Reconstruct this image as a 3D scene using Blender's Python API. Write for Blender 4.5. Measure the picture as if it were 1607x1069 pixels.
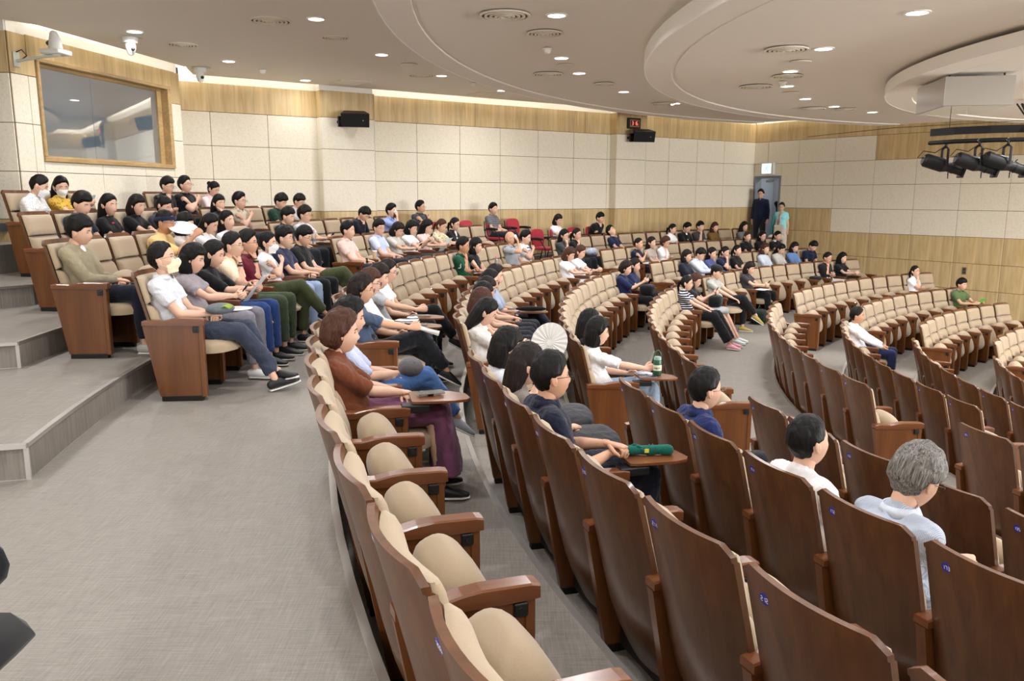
import bpy, bmesh, math, random
from math import sin, cos, pi, radians, degrees, sqrt, atan2
from mathutils import Vector, Matrix, Euler, noise
random.seed(7)
SC = bpy.context.scene
for o in list(bpy.data.objects): bpy.data.objects.remove(o)
COL = SC.collection
# ------------------------------------------------------------------ camera
cam_d = bpy.data.cameras.new('camera'); cam = bpy.data.objects.new('camera', cam_d); COL.objects.link(cam)
cam_d.sensor_width = 36.0; cam_d.lens = 1261.34/1607*36.0; cam_d.clip_start = 0.05
cam.location = (0, 0, 1.55)
cam.rotation_euler = (Matrix.Rotation(pi/2-0.1776, 4, 'X') @ Matrix.Rotation(0.0018, 4, 'Z')).to_euler()
SC.camera = cam
# ------------------------------------------------------------------ world, exposure
W = bpy.data.worlds.new('world'); SC.world = W; W.use_nodes = True
W.node_tree.nodes['Background'].inputs[0].default_value = (1.0, 0.95, 0.88, 1)
W.node_tree.nodes['Background'].inputs[1].default_value = 0.25
SC.view_settings.view_transform = 'Standard'; SC.view_settings.look = 'None'
SC.view_settings.gamma = 1; SC.view_settings.use_curve_mapping = False
SC.view_settings.exposure = 0.45
LAMP_W = 24.0      # watts of one ceiling downlight
COVE_E = 36.0        # strength of the cove strips
# unseen fill lights added on the stage side to brighten ceiling, walls and people
def area(name, loc, target, sx, sy, watts, col):
    l = bpy.data.lights.new(name, 'AREA'); l.shape = 'RECTANGLE'; l.size = sx; l.size_y = sy; l.energy = watts; l.color = col
    o = bpy.data.objects.new(name, l); COL.objects.link(o); o.location = loc
    o.rotation_euler = (Vector(target)-Vector(loc)).to_track_quat('-Z', 'Y').to_euler(); return o
area('stage_side_fill', (16.2, 4.5, 1.6), (4, 10, 3.0), 6, 2.2, 760, (.98, .985, 1))
area('stage_side_fill', (14.6, -2.0, 1.6), (2, 8, 3.0), 6, 2.2, 480, (.98, .985, 1))
area('stage_side_fill', (15.0, 1.0, 1.8), (9, 20, 2.0), 5, 2.2, 480, (.98, .985, 1))
# unseen fill added behind the camera to lift ceiling fascia and chair backs
area('rear_fill', (-4.5, -4.2, 1.6), (4, 7, 3.0), 3.2, 2.2, 190, (.97, .985, 1))
# ------------------------------------------------------------------ plan numbers (metres)
CX, CY = 14.295, 7.951          # centre of the seating arcs
KX, KY = 12.0, 9.2              # centre of the ceiling rings
PITCH = 0.56
def polar(r, a, z=0.0, cx=CX, cy=CY):
    a = radians(a); return Vector((cx+r*cos(a), cy+r*sin(a), z))
# ------------------------------------------------------------------ materials
MATS = {}
def nodes(name):
    m = bpy.data.materials.new(name); m.use_nodes = True
    nt = m.node_tree; b = nt.nodes['Principled BSDF']; MATS[name] = m
    return m, nt, b
def setc(b, c, rough=.6, spec=.4, metal=0.0):
    b.inputs['Base Color'].default_value = (*c, 1); b.inputs['Roughness'].default_value = rough
    b.inputs['Specular IOR Level'].default_value = spec; b.inputs['Metallic'].default_value = metal
def srgb(r, g, b):
    f = lambda v: (v/255/12.92 if v/255 <= .04045 else ((v/255+.055)/1.055)**2.4)
    return (f(r), f(g), f(b))
def plain(name, c, rough=.6, spec=.4, metal=0.0, coat=0.0):
    if name in MATS: return MATS[name]
    m, nt, b = nodes(name); setc(b, c, rough, spec, metal); b.inputs['Coat Weight'].default_value = coat
    return m
def tex(nt, kind, **kw):
    n = nt.nodes.new(kind)
    for k, v in kw.items():
        if k in n.inputs: n.inputs[k].default_value = v
        else: setattr(n, k, v)
    return n
def coords(nt, which='Object', scale=(1, 1, 1), rot=(0, 0, 0)):
    tc = nt.nodes.new('ShaderNodeTexCoord'); mp = nt.nodes.new('ShaderNodeMapping')
    mp.inputs['Scale'].default_value = scale; mp.inputs['Rotation'].default_value = rot
    nt.links.new(tc.outputs[which], mp.inputs[0]); return mp.outputs[0]
def ramp(nt, fac, stops):
    r = nt.nodes.new('ShaderNodeValToRGB'); nt.links.new(fac, r.inputs[0])
    el = r.color_ramp.elements
    while len(el) < len(stops): el.new(0.5)
    for e, (p, c) in zip(el, stops): e.position = p; e.color = (*c, 1)
    return r.outputs[0]
def bump(nt, b, h, strength=.2, dist=.01):
    n = nt.nodes.new('ShaderNodeBump'); n.inputs['Strength'].default_value = strength; n.inputs['Distance'].default_value = dist
    nt.links.new(h, n.inputs['Height']); nt.links.new(n.outputs[0], b.inputs['Normal'])
def mixc(nt, fac, a, b, mode='MIX'):
    n = nt.nodes.new('ShaderNodeMix'); n.data_type = 'RGBA'; n.blend_type = mode
    for s, v in ((n.inputs[0], fac), (n.inputs[6], a), (n.inputs[7], b)):
        if hasattr(v, 'links'): nt.links.new(v, s)
        elif isinstance(v, tuple): s.default_value = (*v, 1)
        else: s.default_value = v
    return n.outputs[2]
def noisy(name, c1, c2, scale, rough=.7, spec=.3, bumpv=.1, mscale=(1, 1, 1), which='Object', detail=4, bd=.005, coat=0, metal=0, lo=.35, hi=.65):
    if name in MATS: return MATS[name]
    m, nt, b = nodes(name); setc(b, c1, rough, spec, metal); b.inputs['Coat Weight'].default_value = coat
    b.inputs['Coat Roughness'].default_value = .15
    v = coords(nt, which, mscale); t = tex(nt, 'ShaderNodeTexNoise', Scale=scale, Detail=detail); nt.links.new(v, t.inputs['Vector'])
    nt.links.new(ramp(nt, t.outputs[0], [(lo, c1), (hi, c2)]), b.inputs['Base Color'])
    if bumpv: bump(nt, b, t.outputs[0], bumpv, bd)
    return m
def wood(name, c1, c2, scale=1.0, rough=.35, coat=.4, axis='Z', which='Object', spec=.4):
    m, nt, b = nodes(name); setc(b, c1, rough, spec); b.inputs['Coat Weight'].default_value = coat; b.inputs['Coat Roughness'].default_value = .18
    s = {'Z': (14, 14, 1.0), 'X': (1.0, 14, 14), 'Y': (14, 1, 14)}[axis]
    v = coords(nt, which, tuple(q*scale for q in s)); t = tex(nt, 'ShaderNodeTexNoise', Scale=1.6, Detail=6, Distortion=.6); nt.links.new(v, t.inputs['Vector'])
    v2 = coords(nt, which, tuple(q*scale*.35 for q in s)); t2 = tex(nt, 'ShaderNodeTexNoise', Scale=1.0, Detail=3); nt.links.new(v2, t2.inputs['Vector'])
    a = ramp(nt, t.outputs[0], [(.32, c1), (.68, c2)])
    bb = ramp(nt, t2.outputs[0], [(.3, (.82, .82, .82)), (.7, (1.1, 1.1, 1.1))])
    nt.links.new(mixc(nt, 1.0, a, bb, 'MULTIPLY'), b.inputs['Base Color'])
    return m
WOOD = wood('chair_wood', srgb(82, 49, 25), srgb(103, 65, 36), 1.0, .40, .18)
WOODP = wood('chair_side_wood', srgb(94, 53, 22), srgb(112, 66, 29), .8, .36, .2)
WOODL = wood('chair_wood_cap', srgb(98, 55, 28), srgb(120, 72, 40), 1.0, .3, .4, 'X')
OAK = wood('oak_veneer', srgb(186, 158, 110), srgb(208, 184, 138), .8, .5, .05)
OAKF = wood('oak_frame', srgb(170, 140, 94), srgb(190, 160, 112), 1.2, .5, .05, 'Y')
# cushion fabric
def fabric(name, c, sc=900, rough=.9, contrast=.12, bumpv=.25):
    if name in MATS: return MATS[name]
    c2 = tuple(min(1, v*(1+contrast)) for v in c); c1 = tuple(v*(1-contrast) for v in c)
    m, nt, b = nodes(name); setc(b, c, rough, .15); b.inputs['Sheen Weight'].default_value = .25
    v = coords(nt); t = tex(nt, 'ShaderNodeTexNoise', Scale=sc, Detail=2); nt.links.new(v, t.inputs['Vector'])
    nt.links.new(ramp(nt, t.outputs[0], [(.3, c1), (.7, c2)]), b.inputs['Base Color'])
    bump(nt, b, t.outputs[0], bumpv, .001); return m
CUSH = fabric('beige_upholstery', srgb(166, 147, 122), 700)
# vinyl floor: crossed streaks like woven cloth
m, nt, b = nodes('woven_vinyl'); setc(b, (.3, .28, .25), .5, .35); FLOOR = m
va = coords(nt, 'Object', (2.4, 60, 1), (0, 0, radians(17))); vb = coords(nt, 'Object', (60, 2.4, 1), (0, 0, radians(17)))
ta = tex(nt, 'ShaderNodeTexNoise', Scale=2.6, Detail=6, Roughness=.7); tb = tex(nt, 'ShaderNodeTexNoise', Scale=2.6, Detail=6, Roughness=.7)
nt.links.new(va, ta.inputs['Vector']); nt.links.new(vb, tb.inputs['Vector'])
mx = nt.nodes.new('ShaderNodeMath'); mx.operation = 'ADD'; nt.links.new(ta.outputs[0], mx.inputs[0]); nt.links.new(tb.outputs[0], mx.inputs[1])
mh = nt.nodes.new('ShaderNodeMath'); mh.operation = 'MULTIPLY'; mh.inputs[1].default_value = .5; nt.links.new(mx.outputs[0], mh.inputs[0])
nt.links.new(ramp(nt, mh.outputs[0], [(.34, srgb(116, 110, 103)), (.5, srgb(137, 131, 123)), (.66, srgb(158, 151, 143))]), b.inputs['Base Color'])
bump(nt, b, mh.outputs[0], .15, .002)
# stone-like acoustic panel: cream with fine specks
m, nt, b = nodes('cream_fibre_panel'); setc(b, (.7, .65, .55), .85, .2); PANEL = m
v = coords(nt); t = tex(nt, 'ShaderNodeTexNoise', Scale=38, Detail=5, Roughness=.75); nt.links.new(v, t.inputs['Vector'])
t2 = tex(nt, 'ShaderNodeTexVoronoi', Scale=30); nt.links.new(v, t2.inputs['Vector'])
base = ramp(nt, t.outputs[0], [(.28, srgb(194, 183, 160)), (.42, srgb(222, 213, 194)), (.7, srgb(231, 224, 207))])
sp = ramp(nt, t2.outputs['Distance'], [(.0, (.7, .64, .55)), (.09, (1, 1, 1))])
nt.links.new(mixc(nt, 1.0, base, sp, 'MULTIPLY'), b.inputs['Base Color']); bump(nt, b, t.outputs[0], .3, .004)
CEIL = plain('ceiling_paint', srgb(238, 231, 222), .9, .1)
WHITE = plain('white_paint', srgb(246, 243, 236), .8, .2)
FASC = plain('fascia_paint', srgb(247, 245, 240), .7, .3)
BLACKF = fabric('black_fabric', srgb(20, 21, 24), 600)
BLACK = plain('black_plastic', srgb(22, 22, 24), .45, .4)
DARK = plain('dark_kick', srgb(26, 20, 18), .6, .3)
IRON = plain('black_metal', srgb(20, 20, 22), .5, .3, .0)
STEEL = plain('stainless_steel', (.62, .62, .62), .22, .5, 1.0)
ALU = plain('aluminium_nosing', (.6, .58, .55), .35, .5, .8)
GREYM = plain('grey_door_paint', srgb(120, 124, 130), .5, .4)
GREYD = plain('grey_door_leaf', srgb(96, 99, 104), .5, .4)
RED = fabric('red_upholstery', srgb(172, 42, 58), 500)
BLUEL = plain('blue_number_disc', srgb(45, 45, 150), .4, .5)
DIGIT = plain('white_digits', srgb(225, 225, 235), .5)
PAPER = plain('white_paper', srgb(238, 238, 236), .7)
GREENP = plain('green_leaflet', srgb(120, 190, 80), .6)
SEAM = plain('dark_joint', srgb(110, 92, 66), .9)
def emit(name, c, s):
    m = bpy.data.materials.new(name); m.use_nodes = True; nt = m.node_tree; nt.nodes.clear()
    e = nt.nodes.new('ShaderNodeEmission'); e.inputs[0].default_value = (*c, 1); e.inputs[1].default_value = s
    o = nt.nodes.new('ShaderNodeOutputMaterial'); nt.links.new(e.outputs[0], o.inputs[0]); MATS[name] = m; return m
LED = emit('lamp_diffuser', (1, .97, .93), 6.0)
COVE = emit('cove_led', (1, .96, .88), COVE_E)
COVEW = emit('cove_led_weak', (1, .93, .80), 4.0)
EXITM = emit('exit_panel', (.72, 1.0, .96), 1.5)
EXITG = emit('exit_green', (.2, .85, .72), 1.1)
CLOCKR = emit('clock_digits', (1, .12, .10), 1.6)
# ------------------------------------------------------------------ mesh helper
class MB:
    def __init__(s): s.v = []; s.f = []; s.m = []; s.cur = 0
    def quad(s, *ix): s.f.append(tuple(ix)); s.m.append(s.cur)
    def add(s, vs, fs, mat=None):
        o = len(s.v); s.v += [Vector(p) for p in vs]
        for f in fs: s.f.append(tuple(i+o for i in f)); s.m.append(s.cur if mat is None else mat)
        return s
    def box(s, lo, hi, M=None, mat=None):
        x0, y0, z0 = lo; x1, y1, z1 = hi
        vs = [Vector(p) for p in ((x0, y0, z0), (x1, y0, z0), (x1, y1, z0), (x0, y1, z0), (x0, y0, z1), (x1, y0, z1), (x1, y1, z1), (x0, y1, z1))]
        if M: vs = [M @ p for p in vs]
        return s.add(vs, [(0, 3, 2, 1), (4, 5, 6, 7), (0, 1, 5, 4), (1, 2, 6, 5), (2, 3, 7, 6), (3, 0, 4, 7)], mat)
    def rbox(s, lo, hi, r=.01, M=None, mat=None):
        # box with chamfered edges
        x0, y0, z0 = lo; x1, y1, z1 = hi
        c = [(x0+x1)/2, (y0+y1)/2, (z0+z1)/2]; h = [(x1-x0)/2, (y1-y0)/2, (z1-z0)/2]; r = min(r, *[q*.95 for q in h])
        vs = []; idx = {}
        for sx in (-1, 1):
            for sy in (-1, 1):
                for sz in (-1, 1):
                    for ax in range(3):
                        p = [c[i]+(sx, sy, sz)[i]*(h[i]-(0 if i == ax else r)) for i in range(3)]
                        idx[(sx, sy, sz, ax)] = len(vs); vs.append(Vector(p))
        fs = []
        for ax in range(3):
            a, b_ = [i for i in range(3) if i != ax]
            for sg in (-1, 1):
                q = []
                for (u, w) in ((-1, -1), (1, -1), (1, 1), (-1, 1)):
                    k = [0, 0, 0]; k[ax] = sg; k[a] = u; k[b_] = w; q.append(idx[(*k, ax)])
                fs.append(q)
        for ax in range(3):
            a, b_ = [i for i in range(3) if i != ax]
            for u in (-1, 1):
                for w in (-1, 1):
                    k0 = [0, 0, 0]; k0[ax] = -1; k0[a] = u; k0[b_] = w; k1 = list(k0); k1[ax] = 1
                    fs.append([idx[(*k0, a)], idx[(*k1, a)], idx[(*k1, b_)], idx[(*k0, b_)]])
        for sx in (-1, 1):
            for sy in (-1, 1):
                for sz in (-1, 1): fs.append([idx[(sx, sy, sz, i)] for i in range(3)])
        ctr = Vector(c); out = []
        for f in fs:
            n = (vs[f[1]]-vs[f[0]]).cross(vs[f[2]]-vs[f[0]]); mid = sum((vs[i] for i in f), Vector())/len(f)
            out.append(tuple(f) if n.dot(mid-ctr) > 0 else tuple(reversed(f)))
        if M: vs = [M @ p for p in vs]
        return s.add(vs, out, mat)
    def tube(s, pts, rad, n=8, side=None, mat=None, round_=True, flat_end=False):
        # rad: list of r or (ra, rb); side: direction of ra
        pts = [Vector(p) for p in pts]; k = len(pts)
        rad = [(r, r) if not isinstance(r, (tuple, list)) else r for r in rad]
        P = []; R = []; T = []
        for i in range(k):
            t = (pts[min(i+1, k-1)]-pts[max(i-1, 0)]).normalized(); T.append(t)
        def ext(i, sgn):
            out = []
            for q in (.35, .7, .93):
                rr = min(rad[i]); out.append((pts[i]+T[i]*sgn*rr*q, tuple(v*sqrt(1-q*q) for v in rad[i]), T[i]))
            return out
        rings = list(zip(pts, rad, T))
        if round_: rings = list(reversed(ext(0, -1)))+rings+([] if flat_end else ext(k-1, 1))
        o = len(s.v); ref = Vector(side) if side else None; prev = None
        for p, r, t in rings:
            if ref is not None: u = ref-t*ref.dot(t)
            elif prev is not None: u = prev-t*prev.dot(t)
            else:
                u = Vector((0, 0, 1)) if abs(t.z) < .9 else Vector((1, 0, 0)); u = u-t*u.dot(t)
            u.normalize(); prev = u; w = t.cross(u)
            for j in range(n):
                a = 2*pi*j/n; s.v.append(p+u*cos(a)*r[0]+w*sin(a)*r[1])
        m_ = s.cur if mat is None else mat; L = len(rings)
        for i in range(L-1):
            for j in range(n):
                s.f.append((o+i*n+j, o+i*n+(j+1) % n, o+(i+1)*n+(j+1) % n, o+(i+1)*n+j)); s.m.append(m_)
        s.f.append(tuple(o+j for j in reversed(range(n)))); s.m.append(m_)
        s.f.append(tuple(o+(L-1)*n+j for j in range(n))); s.m.append(m_)
        return s
    def ell(s, c, r, nu=10, nv=7, M=None, mat=None):
        vs = []; fs = []
        for i in range(1, nv):
            th = pi*i/nv
            for j in range(nu):
                a = 2*pi*j/nu; vs.append(Vector((r[0]*sin(th)*cos(a), r[1]*sin(th)*sin(a), r[2]*cos(th))))
        top = len(vs); vs.append(Vector((0, 0, r[2]))); vs.append(Vector((0, 0, -r[2])))
        for i in range(nv-2):
            for j in range(nu): fs.append((i*nu+j, (i+1)*nu+j, (i+1)*nu+(j+1) % nu, i*nu+(j+1) % nu))
        for j in range(nu):
            fs.append((top, j, (j+1) % nu)); fs.append((top+1, (nv-2)*nu+(j+1) % nu, (nv-2)*nu+j))
        if M: vs = [M @ p for p in vs]
        return s.add([p+Vector(c) for p in vs], fs, mat)
    def prism(s, poly, z0, z1, mat=None):
        n = len(poly); vs = [Vector((x, y, z0)) for x, y in poly]+[Vector((x, y, z1)) for x, y in poly]
        A = sum(poly[i][0]*poly[(i+1) % n][1]-poly[(i+1) % n][0]*poly[i][1] for i in range(n))
        fs = [tuple(reversed(range(n))), tuple(range(n, 2*n))]+[(i, (i+1) % n, (i+1) % n+n, i+n) for i in range(n)]
        if A < 0: fs = [tuple(reversed(f)) for f in fs]
        return s.add(vs, fs, mat)
    def mesh(s, name, mats, smooth=False, angle=None):
        me = bpy.data.meshes.new(name); me.from_pydata([tuple(p) for p in s.v], [], s.f)
        for m_ in mats: me.materials.append(m_)
        if len(mats) > 1: me.polygons.foreach_set('material_index', s.m)
        me.polygons.foreach_set('use_smooth', [bool(smooth)]*len(s.f))
        me.update()
        if smooth and angle: 
            me.set_sharp_from_angle(angle=radians(angle))
        return me
def put(name, me, parent=None, loc=None, rotz=None, M=None):
    o = bpy.data.objects.new(name, me); COL.objects.link(o)
    if parent is not None: o.parent = parent
    if M is not None: o.matrix_local = M
    if loc is not None: o.location = loc
    if rotz is not None: o.rotation_euler = (0, 0, rotz)
    return o
def obj(name, mb, mat, parent=None, smooth=False, angle=None, **kw):
    return put(name, mb.mesh(name, mat if isinstance(mat, list) else [mat], smooth, angle), parent, **kw)
def tag(o, label=None, cat=None, group=None, kind=None):
    if label: o['label'] = label
    if cat: o['category'] = cat
    if group: o['group'] = group
    if kind: o['kind'] = kind
    return o
def thing(name, label, cat, loc=(0, 0, 0), rotz=0, group=None):
    o = bpy.data.objects.new(name, None); COL.objects.link(o); o.empty_display_size = .1
    o.location = loc; o.rotation_euler = (0, 0, rotz); return tag(o, label, cat, group)
def struct(name, mb, mat, smooth=False, angle=None):
    return tag(obj(name, mb, mat, smooth=smooth, angle=angle), kind='structure')
def arc_poly(r0, r1, a0, a1, n, cx=CX, cy=CY):
    A = [a0+(a1-a0)*i/n for i in range(n+1)]
    return [(cx+r1*cos(radians(a)), cy+r1*sin(radians(a))) for a in A]+[(cx+r0*cos(radians(a)), cy+r0*sin(radians(a))) for a in reversed(A)]
def ring(mb, r0, r1, a0, a1, z0, z1, n, cx=CX, cy=CY, mat=None):
    # annular slab built from quads (no concave n-gons)
    o = len(mb.v)
    for i in range(n+1):
        a = radians(a0+(a1-a0)*i/n)
        for r, z in ((r0, z0), (r1, z0), (r1, z1), (r0, z1)): mb.v.append(Vector((cx+r*cos(a), cy+r*sin(a), z)))
    m_ = mb.cur if mat is None else mat
    for i in range(n):
        for k in range(4):
            q = (o+i*4+k, o+i*4+(k+1) % 4, o+(i+1)*4+(k+1) % 4, o+(i+1)*4+k)
            mb.f.append(tuple(reversed(q))); mb.m.append(m_)
    mb.f.append((o+0, o+1, o+2, o+3)); mb.m.append(m_)
    e = o+n*4; mb.f.append((e+3, e+2, e+1, e+0)); mb.m.append(m_)
# ================================================================== SETTING
ROOM = [(-7.6, 10.35), (-6.24, 10.40), (-5.95, 14.78), (6.86, 23.33), (13.2, 14.74), (19.5, 9.0), (16.5, -3.5), (4.0, -7.5), (-6.9, -5.0)]
CLIPS = [((-5.95, 14.78), (6.86, 23.33)), ((6.86, 23.33), (13.2, 14.74)), ((13.2, 14.74), (19.5, 9.0)), ((19.5, 9.0), (16.5, -3.5)), ((16.5, -3.5), (4.0, -7.5)), ((4.0, -7.5), (-6.9, -5.0)), ((-6.9, -5.0), (-7.6, 10.35))]
def clip(mb, d=0.0):
    bm = bmesh.new(); vs = [bm.verts.new(p) for p in mb.v]
    for f in mb.f:
        try: bm.faces.new([vs[i] for i in f])
        except ValueError: pass
    for p, q in CLIPS:
        t = Vector((q[0]-p[0], q[1]-p[1], 0)).normalized(); n = Vector((t.y, -t.x, 0)); P = Vector((p[0], p[1], 0))+n*d
        r = bmesh.ops.bisect_plane(bm, geom=bm.verts[:]+bm.edges[:]+bm.faces[:], dist=1e-5, plane_co=P, plane_no=-n, clear_outer=True)
        ed = [e for e in r['geom_cut'] if isinstance(e, bmesh.types.BMEdge)]
        if ed: bmesh.ops.holes_fill(bm, edges=ed)
    bm.verts.index_update(); out = MB(); out.v = [v.co.copy() for v in bm.verts]; out.f = [tuple(v.index for v in f.verts) for f in bm.faces]; out.m = [0]*len(out.f); bm.free(); return out
# floor tiers (z of walking surface, inner radius, outer radius)
TIER = {'U4': .63, 'U3': .41, 'U2': .205, 'U1': 0.0, 'M1': -.25, 'M2': -.45, 'M3': -.66, 'M4': -.87,
        'F1': -1.08, 'F2': -1.29, 'F3': -1.50, 'F4': -1.70}
ROWR = {'U4': 20.16, 'U3': 19.19, 'U2': 18.22, 'U1': 17.27, 'M1': 15.826, 'M2': 14.823, 'M3': 13.79, 'M4': 12.748,
        'F1': 11.179, 'F2': 10.154, 'F3': 9.168, 'F4': 8.10}
EDGE = {'M1': 15.72, 'M2': 14.77, 'M3': 13.74, 'M4': 12.70, 'F1': 11.05, 'F2': 10.07, 'F3': 9.07, 'F4': 8.02}
order = ['M1', 'M2', 'M3', 'M4', 'F1', 'F2', 'F3', 'F4']
def tier_mesh(r0, r1, z, depth=.4, a0=95, a1=250, n=70):
    mb = MB(); ring(mb, r0, r1, a0, a1, z-depth, z, n); return clip(mb, -.02)
struct('floor', tier_mesh(EDGE['M1'], 30, 0.0), FLOOR)
for i, k in enumerate(order):
    r1 = EDGE[k]; r0 = EDGE[order[i+1]] if i+1 < len(order) else .5
    struct('floor', tier_mesh(r0, r1, TIER[k]), FLOOR)
# metal nosings on tier edges
for k, zt in (('M1', 0.0), ('M2', TIER['M1']), ('M3', TIER['M2']), ('M4', TIER['M3']), ('F1', TIER['M4']), ('F2', TIER['F1']), ('F3', TIER['F2']), ('F4', TIER['F3'])):
    mb = MB(); ring(mb, EDGE[k]-.006, EDGE[k]+.03, 95, 240, zt-.025, zt+.004, 90); mb = clip(mb, .02)
    struct('trim_1', mb, ALU)
# raised platforms to the left (rows above the walkway)
def platform(r, a_end, corner_dir, z0, z1):
    pts = [(CX+r*cos(radians(a)), CY+r*sin(radians(a))) for a in [a_end+(112-a_end)*i/40 for i in range(41)]]
    p0 = Vector((*pts[0], 0)); d = Vector((*corner_dir, 0)).normalized(); far = p0+d*7
    mb = MB(); outer = []
    n = len(pts)
    for i, p in enumerate(pts):
        a = a_end+(112-a_end)*i/40; outer.append((CX+26*cos(radians(a)), CY+26*sin(radians(a))))
    outer[0] = (far.x, far.y)
    o = len(mb.v)
    for (x, y), (u, w) in zip(pts, outer):
        mb.v += [Vector((x, y, z0)), Vector((x, y, z1)), Vector((u, w, z1)), Vector((u, w, z0))]
    for i in range(n-1):
        a, c = o+i*4, o+(i+1)*4
        mb.f += [(a, c, c+1, a+1), (a+1, c+1, c+2, a+2)]; mb.m += [0, 0]
    mb.f.append((o, o+1, o+2, o+3)); mb.m.append(0)
    struct('floor', clip(mb, -.02), FLOOR)
    nb = MB(); ring(nb, r-.005, r+.03, 112, a_end, z1-.02, z1+.004, 60); nb = clip(nb, .02); struct('trim_2', nb, ALU)
    q = MB(); s_ = d.cross(Vector((0, 0, 1)))
    M = Matrix.Translation((p0.x, p0.y, z1)) @ Matrix.Rotation(atan2(d.y, d.x), 4, 'Z')
    q.box((0, -.012, -.02), (6, .03, .004), M); struct('trim_2', q, ALU)
    q = MB(); M2 = Matrix.Translation((p0.x, p0.y, z0)) @ Matrix.Rotation(atan2(d.y, d.x), 4, 'Z')
    q.box((-.006, .0, 0), (.02, .012, z1-z0-.02), M2); struct('trim_2', q, ALU)
    q = MB(); ring(q, r-.004, r, 112, a_end, z0, z0+.004, 60); q = clip(q, .02); struct('trim_3', q, ALU)
    q = MB(); q.box((0, .001, 0), (6, .005, .005), M2); struct('trim_3', q, ALU)
platform(17.36, 192.3, (-.95, -.26), 0, .205)
platform(18.27, 185.4, (-.92, -.38), .205, .41)
platform(19.33, 178.7, (-.62, -.78), .41, .63)
mb = MB(); ring(mb, 20.42, 26, 150, 186, .3, .97, 30); struct('floor', mb, FLOOR)
# ---- walls --------------------------------------------------------
def wall_frame(p, q):
    p = Vector((*p, 0)); q = Vector((*q, 0)); d = (q-p); L = d.length; d.normalize()
    n = Vector((d.y, -d.x, 0))        # faces the hall (to the right of travel)
    M = Matrix(((d.x, n.x, 0, p.x), (d.y, n.y, 0, p.y), (0, 0, 1, 0), (0, 0, 0, 1)))
    return M, L
panel_cache = {}
def make_panel(parent, M, u0, u1, z0, z1, mat, name, off=0.0, t=.018):
    w, h = round(u1-u0, 3), round(z1-z0, 3)
    key = (w, h, mat.name, t)
    if key not in panel_cache:
        mb = MB(); g = .004; mb.rbox((g, 0, g), (w-g, t, h-g), .004); panel_cache[key] = mb.mesh(name, [mat])
    o = put(name, panel_cache[key], parent); o.matrix_local = M @ Matrix.Translation((u0, off, z0)); return o
def wall(name, p, q, rows, ztop=3.55, thick=.2, white_to=4.05, u_edges=None, holes=(), z_bot=-1.7, backing=SEAM):
    """rows: list of (z0, z1, material, name, module) from bottom to top"""
    M, L = wall_frame(p, q)
    root = MB()
    # backing split around holes (u0,u1,z0,z1)
    us = sorted({0, L, *[h[0] for h in holes], *[h[1] for h in holes]})
    for a, c in zip(us[:-1], us[1:]):
        hs = [h for h in holes if h[0] <= a+1e-6 and h[1] >= c-1e-6]
        if not hs: root.box((a, -thick, z_bot), (c, 0, ztop), M)
        else:
            h = hs[0]; root.box((a, -thick, z_bot), (c, 0, h[2]), M); root.box((a, -thick, h[3]), (c, 0, ztop), M)
    w = struct(name, root, backing)
    up = MB(); up.box((0, -thick, ztop), (L, -.02, white_to), M); obj('upper_white_band', up, WHITE, w)
    for z0, z1, mat, nm, edges in rows:
        E_ = list(edges) if isinstance(edges, (list, tuple)) else [L*i/max(1, round(L/edges)) for i in range(max(1, round(L/edges))+1)]
        for a, c in zip(E_[:-1], E_[1:]):
            pieces = [(a, c, z0, z1)]
            for h in holes:
                nxt = []
                for (a_, c_, y0, y1) in pieces:
                    if h[1] <= a_+1e-4 or h[0] >= c_-1e-4 or h[3] <= y0+1e-4 or h[2] >= y1-1e-4: nxt.append((a_, c_, y0, y1)); continue
                    if h[0] > a_+.02: nxt.append((a_, h[0], y0, y1))
                    if h[1] < c_-.02: nxt.append((h[1], c_, y0, y1))
                    aa, cc = max(a_, h[0]), min(c_, h[1])
                    if h[2] > y0+.02: nxt.append((aa, cc, y0, h[2]))
                    if h[3] < y1-.02: nxt.append((aa, cc, h[3], y1))
                pieces = nxt
            for (a_, c_, y0, y1) in pieces: make_panel(w, M, a_, c_, y0, y1, mat, nm)
    return w, M, L
CR = [(1.25+.6*i, 1.25+.6*(i+1), PANEL, 'wall_panel', 1.03) for i in range(3)]
CRL = [(.65, 1.25, PANEL, 'wall_panel', 1.03)]+CR
LOW = [(-1.75+.6*i, -1.15+.6*i, OAK, 'wood_panel', 1.03) for i in range(5)]
TOP = [(3.05, 3.55, OAK, 'wood_panel', 3.09)]
# side wall (long, behind the far rows), corner, right wall, window wall
S0, S1 = (-5.95, 14.78), (6.86, 23.33)
dS = Vector((S1[0]-S0[0], S1[1]-S0[1], 0)); LS = dS.length; dSn = dS.normalized()
def on_side(X): return (X-S0[0])/dSn.x      # u coordinate from plan X
rows_side = [r for r in LOW]+CR+TOP
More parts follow.
